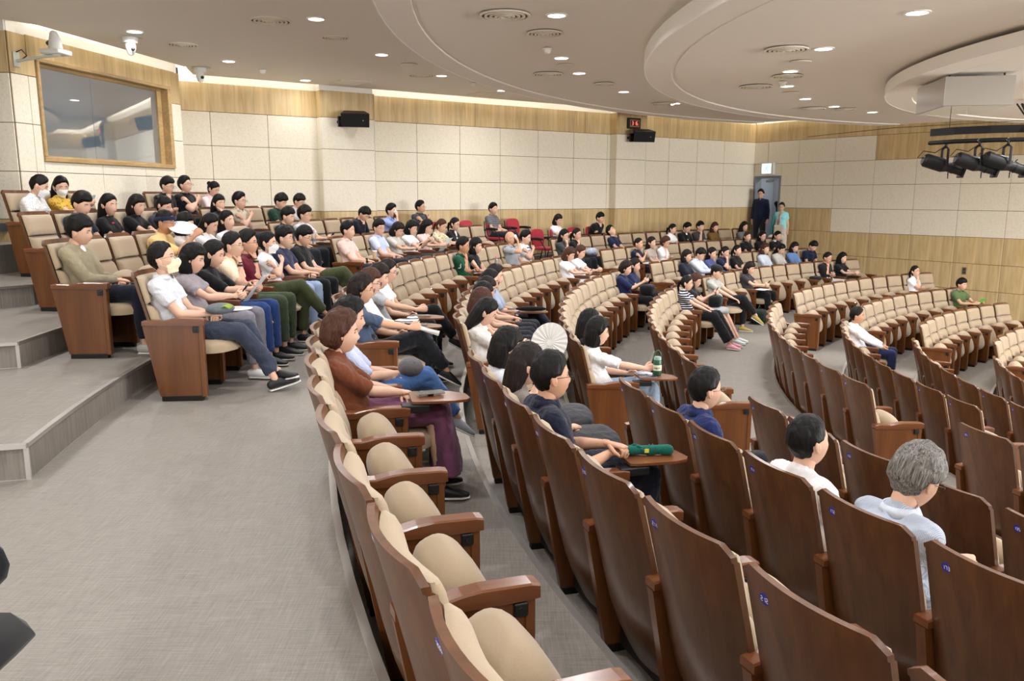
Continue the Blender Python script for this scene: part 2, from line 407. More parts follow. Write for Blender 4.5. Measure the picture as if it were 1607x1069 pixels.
# module joints measured along the wall
j = on_side(-2.02); eds = [0.0]+[j-1.045*k for k in range(6, 0, -1) if j-1.045*k > .25]+[j+1.045*k for k in range(0, 12) if j+1.045*k < LS-.3]+[LS]
rows_side = [(a, b_, m_, nm, eds if nm == 'wall_panel' or a < 1.0 else md) for a, b_, m_, nm, md in rows_side]
wall('wall_side', S0, S1, rows_side)
R0, R1 = (6.86, 23.33), (13.2, 14.74)
def rows_right(L):
    out = []
    ed = [0, .47, 1.45, 2.52, 3.62]
    while ed[-1]+1.05 < L: ed.append(ed[-1]+1.05)
    ed.append(L)
    first = [e for e in ed if e <= 2.53]; rest = [e for e in ed if e >= 2.51]
    mid = [e for e in ed if 2.51 <= e <= 3.63]; far = [e for e in ed if e >= 3.61]
    dn = (-1.75, -1.15, -.55, .05)
    for z in dn: out.append((z, z+.6, OAK, 'wood_panel', ed))
    out.append((.65, 1.25, OAK, 'wood_panel', first)); out.append((.65, 1.25, PANEL, 'wall_panel', rest))
    out.append((1.25, 1.85, PANEL, 'wall_panel', ed)); out.append((1.85, 2.45, PANEL, 'wall_panel', ed))
    out.append((2.45, 3.05, PANEL, 'wall_panel', [e for e in ed if e <= 3.63])); out.append((2.45, 3.05, OAK, 'wood_panel', [3.62]+[3.62+2.1*k for k in range(1, 4)]+[L]))
    out.append((3.05, 3.55, OAK, 'wood_panel', [0, 3.62, L])); return out
LR = (Vector(R1)-Vector(R0)).length
DOOR = (.04, .93, -.3, 2.12)
wr, MR, _ = wall('wall_right', R0, R1, rows_right(LR), holes=(DOOR,))
# stage side, rear and near walls that close the room
big = [(-1.75+1.1*i, -1.75+1.1*(i+1), (OAK if i < 3 else PANEL), 'wood_panel' if i < 3 else 'wall_panel', 2.2) for i in range(5)]
wall('wall_stage', R1, (19.5, 9.0), big, z_bot=-2.2)
wall('wall_stage', (19.5, 9.0), (16.5, -3.5), big, z_bot=-2.2)
wall('wall_rear', (16.5, -3.5), (4.0, -7.5), big)
wall('wall_rear', (4.0, -7.5), (-6.9, -5.0), big)
wall('wall_left', (-6.9, -5.0), (-7.6, 10.35), big)
# control-room (window) wall and its short return
WW0, WW1 = (-6.24, 10.40), (-5.58, 13.95)
MWL, LWL = wall_frame(WW0, WW1)
HOLE = (.42, 3.32, 1.99, 3.30)
edw = [0, .28, 1.55, 2.55, LWL]
rw = [(-.55+.6*i, .05+.6*i, OAK, 'wood_panel', edw) for i in range(3)]+[(1.25+.6*i, 1.85+.6*i, PANEL, 'wall_panel', edw) for i in range(3)]+[(3.05, 3.55, OAK, 'wood_panel', [0, LWL])]
ww, MW, _ = wall('wall_window', WW0, WW1, rw, holes=(HOLE,))
rl = [(-.55+.6*i, .05+.6*i, OAK, 'wood_panel', 1.0) for i in range(3)]+[(1.25+.6*i, 1.85+.6*i, PANEL, 'wall_panel', 1.0) for i in range(3)]+[(3.05, 3.55, OAK, 'wood_panel', 2.0)]
wall('wall_left', (-7.6, 10.35), WW0, rl)
wall('wall_window', WW1, (-5.95, 14.78), [(a, b_, m_, nm, [0, .9]) for a, b_, m_, nm, _e in rl])
# wood band continues around the window as a wide frame
fr = MB()
a0, a1, z0, z1 = HOLE
fr.box((a0-.14, .018, z1-.0), (a1+.14, .034, 3.55), MW); fr.box((a1, .018, 3.05), (a1+.14, .034, z1), MW)
obj('wood_fascia', fr, OAK, ww)
win = MB()
for lo, hi in (((a0, -.30, z0), (a1, .05, z0+.06)), ((a0, -.30, z1-.05), (a1, .05, z1)), ((a0, -.30, z0+.06), (a0+.045, .05, z1-.05)), ((a1-.09, -.30, z0+.06), (a1, .05, z1-.05))):
    win.rbox(lo, hi, .006, MW)
wo = tag(obj('window_1', win, OAKF), kind='structure')
st = MB()
for lo, hi in (((a0+.045, -.12, z0+.06), (a1-.09, -.10, z0+.085)), ((a0+.045, -.12, z1-.09), (a1-.09, -.10, z1-.05)), ((a1-.20, -.13, z0+.06), (a1-.09, -.08, z1-.05))): st.box(lo, hi, MW)
obj('window_stop', st, OAKF, wo)
gm, gnt, gb = nodes('control_room_glass'); setc(gb, (.17, .23, .28), .02, .7)
gb.inputs['Metallic'].default_value = .0; gb.inputs['Transmission Weight'].default_value = .5; gb.inputs['IOR'].default_value = 1.6; gb.inputs['Alpha'].default_value = 1
g = MB(); mid = a0+.045+(a1-a0-.2)*.42
g.box((a0+.045, -.118, z0+.085), (mid-.002, -.112, z1-.09), MW); obj('window_pane', g, gm, wo)
g = MB(); g.box((mid+.002, -.118, z0+.085), (a1-.20, -.112, z1-.09), MW); obj('window_pane', g, gm, wo)
# control room behind the glass
cb = MB(); BOOTH = plain('booth_paint', srgb(70, 78, 84), .9)
cb.box((-.3, -2.2, 1.2), (3.9, -2.1, 3.7), MW); cb.box((-.3, -2.2, 1.1), (3.9, -.2, 1.2), MW); cb.box((-.3, -2.2, 3.6), (3.9, -.2, 3.7), MW)
cb.box((-.35, -2.2, 1.1), (-.3, -.2, 3.7), MW); cb.box((3.9, -2.2, 1.1), (3.95, -.2, 3.7), MW); struct('wall_booth', cb, BOOTH)
# pilasters with the speakers
def pilaster(X0, X1, prot):
    u0, u1 = on_side(X0), on_side(X1); M, L = wall_frame(S0, S1)
    root = MB(); root.box((u0, 0, -1.7), (u1, prot-.018, 3.55), M); w = struct('wall_pilaster', root, SEAM)
    up = MB(); up.box((u0, -.02, 3.55), (u1, prot-.05, 4.0), M); obj('upper_white_band', up, WHITE, w)
    for a, c, mt, nm in [(-1.75+.6*i, -1.15+.6*i, OAK, 'wood_panel') for i in range(5)]+[(1.25+.6*i, 1.85+.6*i, PANEL, 'wall_panel') for i in range(3)]+[(3.05, 3.55, OAK, 'wood_panel')]:
        make_panel(w, M, u0, u1, a, c, mt, nm, prot-.018)
        for uu, sg in ((u0, -1), (u1, 1)):
            mb = MB(); mb.box((uu-.01 if sg < 0 else uu, .02, a+.004), (uu if sg < 0 else uu+.01, prot, c-.004), M); obj(nm, mb, mt, w)
    return M, (u0+u1)/2
MP, uc1 = pilaster(-3.82, -2.90, .24)
MP2, uc2 = pilaster(2.42, 3.22, .24)
# ---- ceiling ------------------------------------------------------
def plate(poly, z0, z1, name, mat):
    mb = MB(); mb.prism(poly, z0, z1); return struct(name, mb, mat)
def off(p, q, d):        # a point pair shifted into the hall
    M, L = wall_frame(p, q); return (M @ Vector((0, d, 0))), (M @ Vector((L, d, 0)))
g = .13
edge = [(-7.45, -5.2), (-7.45, 10.0), (-6.30, 10.12), (-5.95, 10.6), (-5.42, 13.9), (-5.62, 14.75), (6.80, 23.10), (13.0, 14.7), (19.2, 9.1), (16.4, -3.3), (4.0, -7.3)]
plate(edge, 3.65, 3.72, 'ceiling', CEIL)
top = [(-8, -6), (-8, 11), (-6.4, 15.4), (6.9, 24.2), (20.5, 9), (17, -4.5), (4, -8.2)]
plate(top, 4.05, 4.15, 'ceiling', WHITE)
def disc(r, zb, zt, groove, gap):
    # rings are clipped to the hall by the walls they run into
    mb = MB(); ring(mb, .05, groove-.05, 0, 360, zb, zt, 128, KX, KY); ring(mb, groove-.05, groove, 0, 360, zb+.012, zt, 128, KX, KY)
    ring(mb, groove, r, 0, 360, zb-.012, zt, 128, KX, KY); w = struct('ceiling', clip(mb, .03), CEIL)
    fb = MB(); ring(fb, r, r+.012, 0, 360, zb-.014, zt, 160, KX, KY); obj('fascia', clip(fb, .03), FASC, w, smooth=False)
    nb = MB(); ring(nb, r-.6, r-.45, 0, 360, zt, zt+gap, 96, KX, KY); obj('riser', clip(nb, .03), FASC, w)
    lb = MB(); ring(lb, r-.42, r-.40, 0, 360, zt+.01, zt+.03, 96, KX, KY); (obj('cove_strip', clip(lb, .1), COVEW, w) if 10 < r < 11 else None)
disc(13.37, 3.40, 3.55, 13.02, .10)
disc(10.42, 3.17, 3.33, 10.08, .07)
disc(7.20, 2.99, 3.12, 6.85, .05)
# cove light strips lying on the slab edge next to the walls
def cove(p, q, d=.32):
    M, L = wall_frame(p, q); mb = MB(); mb.box((.1, d, 3.725), (L-.1, d+.03, 3.745), M)
    tag(obj('cove_strip', mb, COVE), 'warm light strip hidden on the ceiling edge along the '+cove.n, 'light strip')
cove.n = 'long side wall'; cove(S0, S1)
cove.n = 'right wall with the exit'; cove(R0, R1, .45)
cove.n = 'control room window wall'; cove(WW0, WW1, .35)
# ---- exit door ------------------------------------------------------
d0, d1, dz0, dz1 = DOOR
db = MB()
for lo, hi in (((d0, -.25, dz0), (d0+.06, .03, dz1)), ((d1-.06, -.25, dz0), (d1, .03, dz1)), ((d0+.06, -.25, dz1-.06), (d1-.06, .03, dz1))): db.rbox(lo, hi, .005, MR)
do = tag(obj('door_1', db, GREYM), kind='structure')
lf = MB(); Mh = MR @ Matrix.Translation((d1-.07, -.2, 0)) @ Matrix.Rotation(radians(-96), 4, 'Z')
lf.rbox((-.0, -.02, dz0+.02), (.78, .02, dz1-.08), .004, Matrix.Translation((0, 0, 0)) @ Mh); dl = obj('door_leaf', lf, GREYD, do)
hb = MB(); hb.tube([(MR @ Vector((d1-.12, -.28, .85))), (MR @ Vector((d1-.12, -.36, .85)))], [.012, .012], 8); hb.tube([(MR @ Vector((d1-.13, -.36, .85))), (MR @ Vector((d1-.13, -.48, .85)))], [.01, .01], 8); obj('door_handle', hb, STEEL, dl, smooth=True)
cl = MB(); cl.rbox((.30, -.24, dz1-.17), (.52, -.18, dz1-.11), .006, MR); cl.box((.34, -.26, dz1-.10), (.62, -.22, dz1-.085), MR); obj('door_closer', cl, plain('closer', srgb(170, 172, 175), .4, .5, .5), do)
vb = MB(); vb.box((-.5, -1.6, -.35), (1.9, -1.5, 2.6), MR); vb.box((-.5, -1.6, -.35), (-.4, -.2, 2.6), MR); vb.box((1.8, -1.6, -.35), (1.9, -.2, 2.6), MR); vb.box((-.5, -1.6, 2.5), (1.9, -.2, 2.6), MR); vb.box((-.5, -1.6, -.4), (1.9, .0, -.02), MR)
struct('wall_vestibule', vb, plain('vestibule_paint', srgb(150, 155, 162), .8))
vl = bpy.data.lights.new('vestibule_fill', 'AREA'); vl.size = .5; vl.energy = 14; vlo = bpy.data.objects.new('vestibule_fill', vl); COL.objects.link(vlo); vlo.location = MR @ Vector((.6, -.9, 2.45))  # unseen fill light added to brighten the dark doorway
# landing in front of the door
mb = MB(); mb.box((0, .0, -.9), (2.1, 1.0, -.02), MR); struct('floor', mb, FLOOR)
# exit sign
ex = thing('exit_sign', 'glowing white and green exit sign box above the grey doorway', 'exit sign', MR @ Vector((.52, .02, 2.32)))
exr = MR.to_3x3().to_4x4()
def exput(name, lo, hi, mat, r=.004):
    b_ = MB(); b_.rbox(lo, hi, r); o = obj(name, b_, mat, ex); o.matrix_local = exr; return o
exput('housing', (-.20, 0, -.16), (.20, .09, .16), plain('sign_housing', srgb(205, 208, 205), .5))
exput('face_panel', (-.165, .085, -.13), (.135, .096, .135), EXITM)
rm = MB()   # running figure pictogram and the word EXIT
rm.ell((.03, .098, .085), (.018, .003, .018), 10, 6)
for a, c, r in (((.02, 0, .06), (-.02, 0, 0), .014), ((-.02, 0, 0), (.03, 0, -.035), .011), ((.03, 0, -.035), (.02, 0, -.09), .01), ((-.02, 0, 0), (-.05, 0, -.045), .011), ((-.05, 0, -.045), (-.10, 0, -.04), .01), ((.02, 0, .05), (.06, 0, .02), .008), ((.02, 0, .05), (-.04, 0, .045), .008), ((-.04, 0, .045), (-.06, 0, .01), .008)):
    rm.tube([Vector((a[0], .0985, a[2])), Vector((c[0], .0985, c[2]))], [(r, .002), (r, .002)], 8, side=None)
o = obj('pictogram', rm, EXITG, ex); o.matrix_local = exr
# wall outlet near the woman by the right wall
ol = MB(); ol.rbox((6.0-.05, .018, -.20), (6.0+.05, .03, -.04), .004, MR)
oo = tag(obj('wall_outlet', ol, plain('outlet_plate', srgb(120, 112, 100), .4, .5, .6)), 'small metal outlet plate low on the wood-panelled right wall', 'outlet')
for zz in (-.09, -.15):
    s_ = MB(); s_.ell(MR @ Vector((6.0, .03, zz)), (.022, .022, .022), 8, 6); obj('socket', s_, BLACK, oo)
# ---- downlights, vents, detectors ----------------------------------
def kz(ring_): return {0: 3.65, 1: 3.40, 2: 3.17, 3: 2.99}[ring_]
dl_me = MB(); dl_me.tube([(0, 0, .012), (0, 0, -.008)], [.105, .105], 24, round_=False); DLR = None
tr = MB(); ring(tr, .092, .115, 0, 360, -.010, .004, 28, 0, 0); TRIM_ME = tr.mesh('trim_ring', [WHITE], False)
dd = MB(); ring(dd, .0005, .093, 0, 360, -.006, .002, 28, 0, 0); DIFF_ME = dd.mesh('diffuser', [LED], False)
LAMPS = []
for a in (182, 174, 166, 158.5, 190): LAMPS.append((17.0, a, 0))
for a in (176, 166, 157, 148, 185.5, 195, 204): LAMPS.append((14.4, a, 0))
for a in (182, 169, 162, 150, 139, 193, 205, 217): LAMPS.append((11.55, a, 1))
for a in (191, 179, 168, 158, 146, 136, 126, 203, 216, 232, 250): LAMPS.append((8.55, a, 2))
for a in (200, 180, 160, 140, 120, 225, 255, 285, 20, 60, 90): LAMPS.append((5.3, a, 3))
for a in (0, 120, 240): LAMPS.append((2.2, a, 3))
for r, a in ((17.5, 199), (17.5, 208), (17.5, 217), (15.5, 226), (14.4, 213), (14.4, 222)): LAMPS.append((r, a, 0))
RN = {0: 'outer ceiling', 1: 'first ceiling ring', 2: 'second ceiling ring', 3: 'lowest ceiling disc'}
ld = bpy.data.lights.new('downlight', 'AREA'); ld.shape = 'DISK'; ld.size = .18; ld.energy = LAMP_W; ld.color = (.98, .985, 1); ld.spread = radians(165)
ld2 = ld.copy(); ld2.energy = LAMP_W*.35
ORD = ['first', 'second', 'third', 'fourth', 'fifth', 'sixth', 'seventh', 'eighth', 'ninth', 'tenth', 'eleventh', 'twelfth', 'thirteenth', 'fourteenth', 'fifteenth', 'sixteenth', 'seventeenth', 'eighteenth', 'nineteenth', 'twentieth']
seen = {}
for r, a, k in sorted(LAMPS, key=lambda q: (q[0], q[1])):
    p = polar(r, a, kz(k), KX, KY)
    if not (-7.3 < p.x < 18.5 and -6.5 < p.y < 21): continue
    i = seen.get((r, k), 0); seen[(r, k)] = i+1
    nm = {17.0: 'outermost arc', 17.5: 'outermost arc behind the walkway', 15.5: 'rear corner arc', 14.4: 'second arc of the outer ceiling', 11.55: 'arc on the first ceiling ring', 8.55: 'arc on the second ceiling ring', 5.3: 'arc on the lowest ceiling disc', 2.2: 'middle of the lowest disc'}[r]
    t = thing('ceiling_downlight', 'round recessed downlight, %s from far end, %s' % (ORD[i], nm), 'ceiling light', p, 0, 'round recessed downlights')
    put('trim_ring', TRIM_ME, t); put('diffuser', DIFF_ME, t)
    lo = bpy.data.objects.new('lamp', ld2 if (r == 17.0 and a < 163) else ld); COL.objects.link(lo); lo.parent = t; lo.location = (0, 0, -.02)
# round vents
vt = MB()
for r in (.24, .19, .14, .09, .05): ring(vt, r-.012, r+.012, 0, 360, -.012 - (.24-r)*.05, .003, 32, 0, 0)
VENT = plain('vent_paint', srgb(232, 224, 208), .6)
VENT_ME = vt.mesh('louvre_rings', [VENT]); vd = MB(); ring(vd, .001, .25, 0, 360, -.001, .004, 28, 0, 0); VBACK_ME = vd.mesh('back_plate', [plain('vent_back', srgb(96, 86, 72), .9)])
vents = [(-2.95, 10.33, 0, 1, 'outer ceiling left of the curved step'), (-2.39, 11.37, 0, .72, 'small one right of the big outer-ceiling vent'), (-1.61, 14.82, 0, .9, 'beside a downlight near the long side wall'), (-4.66, 11.91, 0, .8, 'near the window wall, left edge of the ceiling'),
         (-.08, 8.75, 1, 1.05, 'large one left of the brightest top downlight'), (.37, 9.67, 1, .8, 'small one below the top downlight'), (.54, 12.81, 1, .9, 'left of the third downlight of the first ring'), (3.04, 16.75, 1, .95, 'far one beside the end downlight of the first ring'), (1.52, 13.88, 1, .7, 'small one between two downlights of the first ring'), (1.02, 16.61, 0, .8, 'far one near the long side wall'),
         (3.04, 9.35, 2, .95, 'large one on the second ring, left of its downlights'), (3.61, 12.41, 2, .95, 'left of the middle downlights on the second ring'), (3.73, 11.35, 2, .8, 'between two downlights on the second ring'), (5.56, 15.4, 2, .9, 'far left one of the far pair on the second ring'), (6.2, 15.52, 2, .8, 'far right one of the far pair on the second ring'), (7.9, 12.3, 3, .9, 'on the lowest disc behind the steel box')]
for x, y, k, s, d in vents:
    t = thing('ceiling_vent', 'round louvred vent, '+d, 'air vent', (x, y, kz(k)-.014 if k else kz(k)), 0, 'round ceiling vents'); t.scale = (s, s, 1)
    put('louvre_rings', VENT_ME, t); put('back_plate', VBACK_ME, t)
# flat round speakers / covers
for x, y, k, d in ((-1.67, 13.56, 0, 'on the outer ceiling left of the curved step'), (.75, 11.97, 1, 'under the smoke detector of the first ring'), (3.49, 10.18, 2, 'below the large vent of the second ring'), (4.38, 13.14, 2, 'beside the middle downlights of the second ring')):
    q = MB(); ring(q, .001, .12, 0, 360, -.01, .004, 24, 0, 0); ring(q, .12, .13, 0, 360, -.006, .004, 24, 0, 0)
    tag(obj('ceiling_speaker', q, VENT, loc=(x, y, kz(k)-.012)), 'flat round ceiling loudspeaker cover '+d, 'ceiling speaker', 'flat round ceiling covers')
for x, y, k, d in ((-.73, 15.72, 0, 'on the outer ceiling at far end of curved step'), (.44, 10.63, 1, 'above the second downlight of the first ring'), (3.84, 11.89, 2, 'between downlights of the second ring'), (-4.21, 14.13, 0, 'near the side wall corner of the outer ceiling')):
    t = thing('smoke_detector', 'small white smoke detector '+d, 'smoke detector', (x, y, kz(k)-.012), 0, 'smoke detectors')
    q = MB(); q.tube([(0, 0, 0), (0, 0, -.02)], [.06, .06], 18, round_=False); obj('base', q, WHITE, t)
    q = MB(); q.tube([(0, 0, -.02), (0, 0, -.05), (0, 0, -.065)], [.045, .04, .025], 16, round_=False); obj('sensor_head', q, FASC, t)
for x, y, rz, d in ((-3.04, 15.69, 34, 'near the first pilaster'), (-.57, 17.45, 34, 'further along the side wall')):
    t = thing('ceiling_hatch', 'square grey ceiling grille '+d, 'grille', (x, y, 3.65), radians(rz), 'square ceiling grilles')
    q = MB()
    for lo, hi in (((-.3, -.3, -.012), (.3, -.26, .002)), ((-.3, .26, -.012), (.3, .3, .002)), ((-.3, -.26, -.012), (-.26, .26, .002)), ((.26, -.26, -.012), (.3, .26, .002))): q.box(lo, hi)
    obj('frame', q, VENT, t)
    for k in range(8):
        q = MB(); q.box((-.26, -.25+k*.065, -.008), (.26, -.21+k*.065, .002)); obj('slat', q, VENT, t)
# ---- wall loudspeakers, clock, cameras -------------------------------
def wall_speaker(M, u, v, z, turn, label):
    t = thing('wall_speaker', label, 'speaker', M @ Vector((u, v, z)), 0, 'black wall loudspeakers')
    R = M.to_3x3().to_4x4()
    q = MB(); q.rbox((-.28, .10, -.15), (-.18, .16, .05), .005); q.tube([(-.23, .0, -.05), (-.23, .16, -.05)], [.03, .03], 8); o = obj('bracket', q, IRON, t); o.matrix_local = R
    Rb = R @ Matrix.Translation((0, .28, 0)) @ Matrix.Rotation(radians(turn), 4, 'Z') @ Matrix.Rotation(radians(-16), 4, 'X')
    q = MB(); w, h = .27, .13       # wedge cabinet: wide front, narrow back
    vs = [(-w, .14, -h), (w, .14, -h), (w, .14, h), (-w, .14, h), (-w*.72, -.14, -h*.9), (w*.72, -.14, -h*.9), (w*.72, -.14, h), (-w*.72, -.14, h)]
    q.add(vs, [(0, 1, 2, 3), (5, 4, 7, 6), (4, 5, 1, 0), (3, 2, 6, 7), (1, 5, 6, 2), (4, 0, 3, 7)]); o = obj('cabinet', q, BLACK, t); o.matrix_local = Rb
    q = MB(); q.rbox((-w+.012, .141, -h+.012), (w-.012, .15, h-.012), .006); o = obj('grille', q, plain('speaker_grille', srgb(14, 14, 16), .8), t); o.matrix_local = Rb
    q = MB(); q.ell((.15, .152, 0), (.012, .003, .012), 10, 6); o = obj('badge', q, plain('badge_grey', srgb(150, 150, 150), .4), t); o.matrix_local = Rb
wall_speaker(MP, uc1+.02, .24, 3.02, 20, 'black wall loudspeaker on the first pilaster, nearer the window')
wall_speaker(MP2, uc2+.10, .24, 3.02, 20, 'black wall loudspeaker under the red digital clock')
ck = thing('digital_clock', 'black framed digital wall clock with red digits on the second pilaster', 'clock', MP2 @ Vector((uc2+.02, .24, 3.32)))
RC = MP2.to_3x3().to_4x4()
for nm, lo, hi, mt in (('case', (-.2, 0, -.13), (.2, .07, .13), BLACK), ('bezel', (-.15, .068, -.085), (.15, .076, .085), plain('clock_bezel', srgb(150, 130, 80), .4)), ('display', (-.13, .074, -.065), (.13, .08, .065), plain('clock_black', srgb(40, 12, 10), .3))):
    q = MB(); q.rbox(lo, hi, .005); o = obj(nm, q, mt, ck); o.matrix_local = RC
def seven(mb, ch, x, h, w, y):
    segs = {'0': 'abcdef', '1': 'bc', '2': 'abged', '3': 'abgcd', '4': 'fgbc', '5': 'afgcd', '6': 'afgedc', '7': 'abc', '8': 'abcdefg', '9': 'abcdfg'}[ch]
    t = h*.16; P = {'a': (0, h/2, 1), 'g': (0, 0, 1), 'd': (0, -h/2, 1), 'f': (-w/2, h/4, 0), 'b': (w/2, h/4, 0), 'e': (-w/2, -h/4, 0), 'c': (w/2, -h/4, 0)}
    for s_ in segs:
        px, pz, hor = P[s_]
        if hor: mb.box((x+px-w*.4, y, pz-t/2), (x+px+w*.4, y+.003, pz+t/2))
        else: mb.box((x+px-t/2, y, pz-h*.2), (x+px+t/2, y+.003, pz+h*.2))
q = MB()
for ch, x in (('3', -.08), ('1', .005), ('6', .065)): seven(q, ch, x, .085, .04, .08)
q.box((-.042, .08, .012), (-.034, .083, .02)); q.box((-.042, .08, -.02), (-.034, .083, -.012)); o = obj('digits', q, CLOCKR, ck); o.matrix_local = RC
WCAM = plain('camera_white', srgb(225, 225, 222), .45)
# pan-tilt camera on bracket left of the window
t = thing('ptz_camera', 'white camera on a long grey wall bracket at the window top left corner', 'camera', MW @ Vector((.10, .02, 3.22)))
RW = MW.to_3x3().to_4x4()
for nm, fn, mt in (('bracket', lambda q: (q.rbox((-.05, 0, -.09), (.05, .02, .09), .004), q.tube([(0, .02, -.02), (.06, .30, .03), (.10, .52, .05)], [(.018, .03), (.018, .03), (.016, .025)], 8)), plain('bracket_grey', srgb(196, 196, 188), .5)),
                   ('base', lambda q: q.rbox((-.02, .36, .06), (.24, .62, .12), .012), WCAM), ('camera_body', lambda q: q.tube([(.11, .49, .12), (.11, .49, .24), (.11, .48, .30)], [.085, .07, .05], 16), WCAM),
                   ('lens', lambda q: q.tube([(.13, .42, .22), (.15, .36, .21)], [.035, .03], 12), BLACK), ('connector_panel', lambda q: q.box((.05, .355, .07), (.2, .361, .11)), BLACK),
                   ('cable', lambda q: q.tube([(0, .02, .09), (.02, .08, .12), (.05, .12, .05), (.02, .03, -.02)], [.008]*4, 6), BLACK)):
    q = MB(); fn(q); o = obj(nm, q, mt, t, smooth=True, angle=40); o.matrix_local = RW
for (x, y, d) in ((-5.12, 11.30, 'hanging under the ceiling right of the window top'), (-5.18, 13.9, 'near the corner where window wall meets side wall')):
    t = thing('dome_camera', 'white dome camera '+d, 'camera', (x, y, 3.65), 0, 'white ceiling dome cameras')
    q = MB(); q.rbox((-.12, -.06, -.02), (.16, .06, 0), .005); obj('mount_plate', q, plain('bracket_grey', (0.5, 0.5, 0.5), .5), t)
    q = MB(); q.tube([(0, 0, -.02), (0, 0, -.09)], [.10, .09], 18, round_=False); obj('base', q, WCAM, t, smooth=True, angle=40)
    q = MB(); q.tube([(0, 0, -.09), (0, 0, -.16), (0, 0, -.20)], [.068, .066, .05], 16); obj('camera_head', q, WCAM, t, smooth=True)
    q = MB(); q.tube([(.04, -.03, -.17), (.06, -.065, -.175)], [.025, .025], 12); obj('lens', q, BLACK, t, smooth=True)
# ---- steel box and stage lights -------------------------------------
t = thing('steel_box', 'stainless steel box hanging under the lowest ceiling disc', 'equipment box', (5.56, 10.3, 2.61), radians(-10))
q = MB(); q.rbox((-.38, -.53, 0), (.38, .53, .335), .004); obj('housing', q, STEEL, t)
q = MB(); q.box((-.36, -.51, -.004), (.36, .51, .0)); obj('bottom_plate', q, plain('mirror_steel', (.7, .7, .68), .08, .5, 1.0), t)
q = MB()
for x, y in ((-.3, -.4), (.3, -.4), (-.3, .4), (.3, .4)): q.tube([(x, y, .335), (x, y, .40)], [.012, .012], 8)
obj('hanger_rods', q, IRON, t)
# lighting bars: arcs about the ceiling centre
bars = thing('lighting_truss', 'curved black lighting bar assembly hung below the steel box', 'lighting bar', (0, 0, 0))
def arcpts(x0, y0, dirs, z, n=14):
    return [Vector((p[0], p[1], z)) for p in dirs]
BZ = 2.37
P1 = [(5.44, 10.72), (5.58, 10.42), (5.88, 10.18), (6.3, 10.02), (6.7, 9.9), (7.3, 9.83), (8.2, 9.8), (9.4, 9.85)]
q = MB(); q.tube([(x, y, BZ) for x, y in P1], [(.012, .05)]*len(P1), 4, side=(0, 0, 1) if False else None, round_=False)
o = MB()
for (x0, y0), (x1, y1) in zip(P1[:-1], P1[1:]):
    d = Vector((x1-x0, y1-y0, 0)); L = d.length; M = Matrix.Translation((x0, y0, BZ)) @ Matrix.Rotation(atan2(d.y, d.x), 4, 'Z'); o.box((-.01, -.03, -.045), (L+.01, .03, .045), M)
obj('cable_tray', o, IRON, bars)
P2 = [(5.36, 10.60), (5.50, 10.26), (5.82, 10.00), (6.25, 9.84), (6.7, 9.72), (7.3, 9.65), (8.2, 9.62), (9.4, 9.67)]
q = MB(); q.tube([(x, y, BZ-.14) for x, y in P2], [.027]*len(P2), 10); obj('pipe', q, IRON, bars, smooth=True)
q = MB(); q.tube([(5.60, 10.62, BZ), (5.60, 10.62, 2.66)], [.004, .004], 5); q.tube([(6.35, 10.0, BZ), (6.2, 10.1, 2.66)], [.004, .004], 5); q.tube([(8.2, 9.8, BZ), (8.2, 9.8, 3.0)], [.004, .004], 5); obj('suspension_wire', q, IRON, bars)
q = MB()
for k in range(5):
    rr = .10+.02*k; q.tube([(6.3+rr*cos(a)*.7, 9.95-.02*k+rr*.3*sin(a), 2.28+rr*1.1*sin(a)) for a in [2*pi*i/12 for i in range(13)]], [.007]*13, 5)
q.tube([(6.18, 10.1, 2.66), (6.22, 10.02, 2.5), (6.3, 9.97, 2.42)], [.014]*3, 6); q.tube([(6.12, 10.1, 2.66), (6.2, 10.0, 2.48), (6.3, 9.95, 2.40)], [.01]*3, 6); obj('cable_bundle', q, BLACK, bars, smooth=True)
q = MB(); q.tube([(4.5, 12.6, 2.45), (5.6, 12.2, 2.55), (10.5, 10.8, 2.75)], [.004]*3, 5); obj('stay_wire', q, IRON, bars)
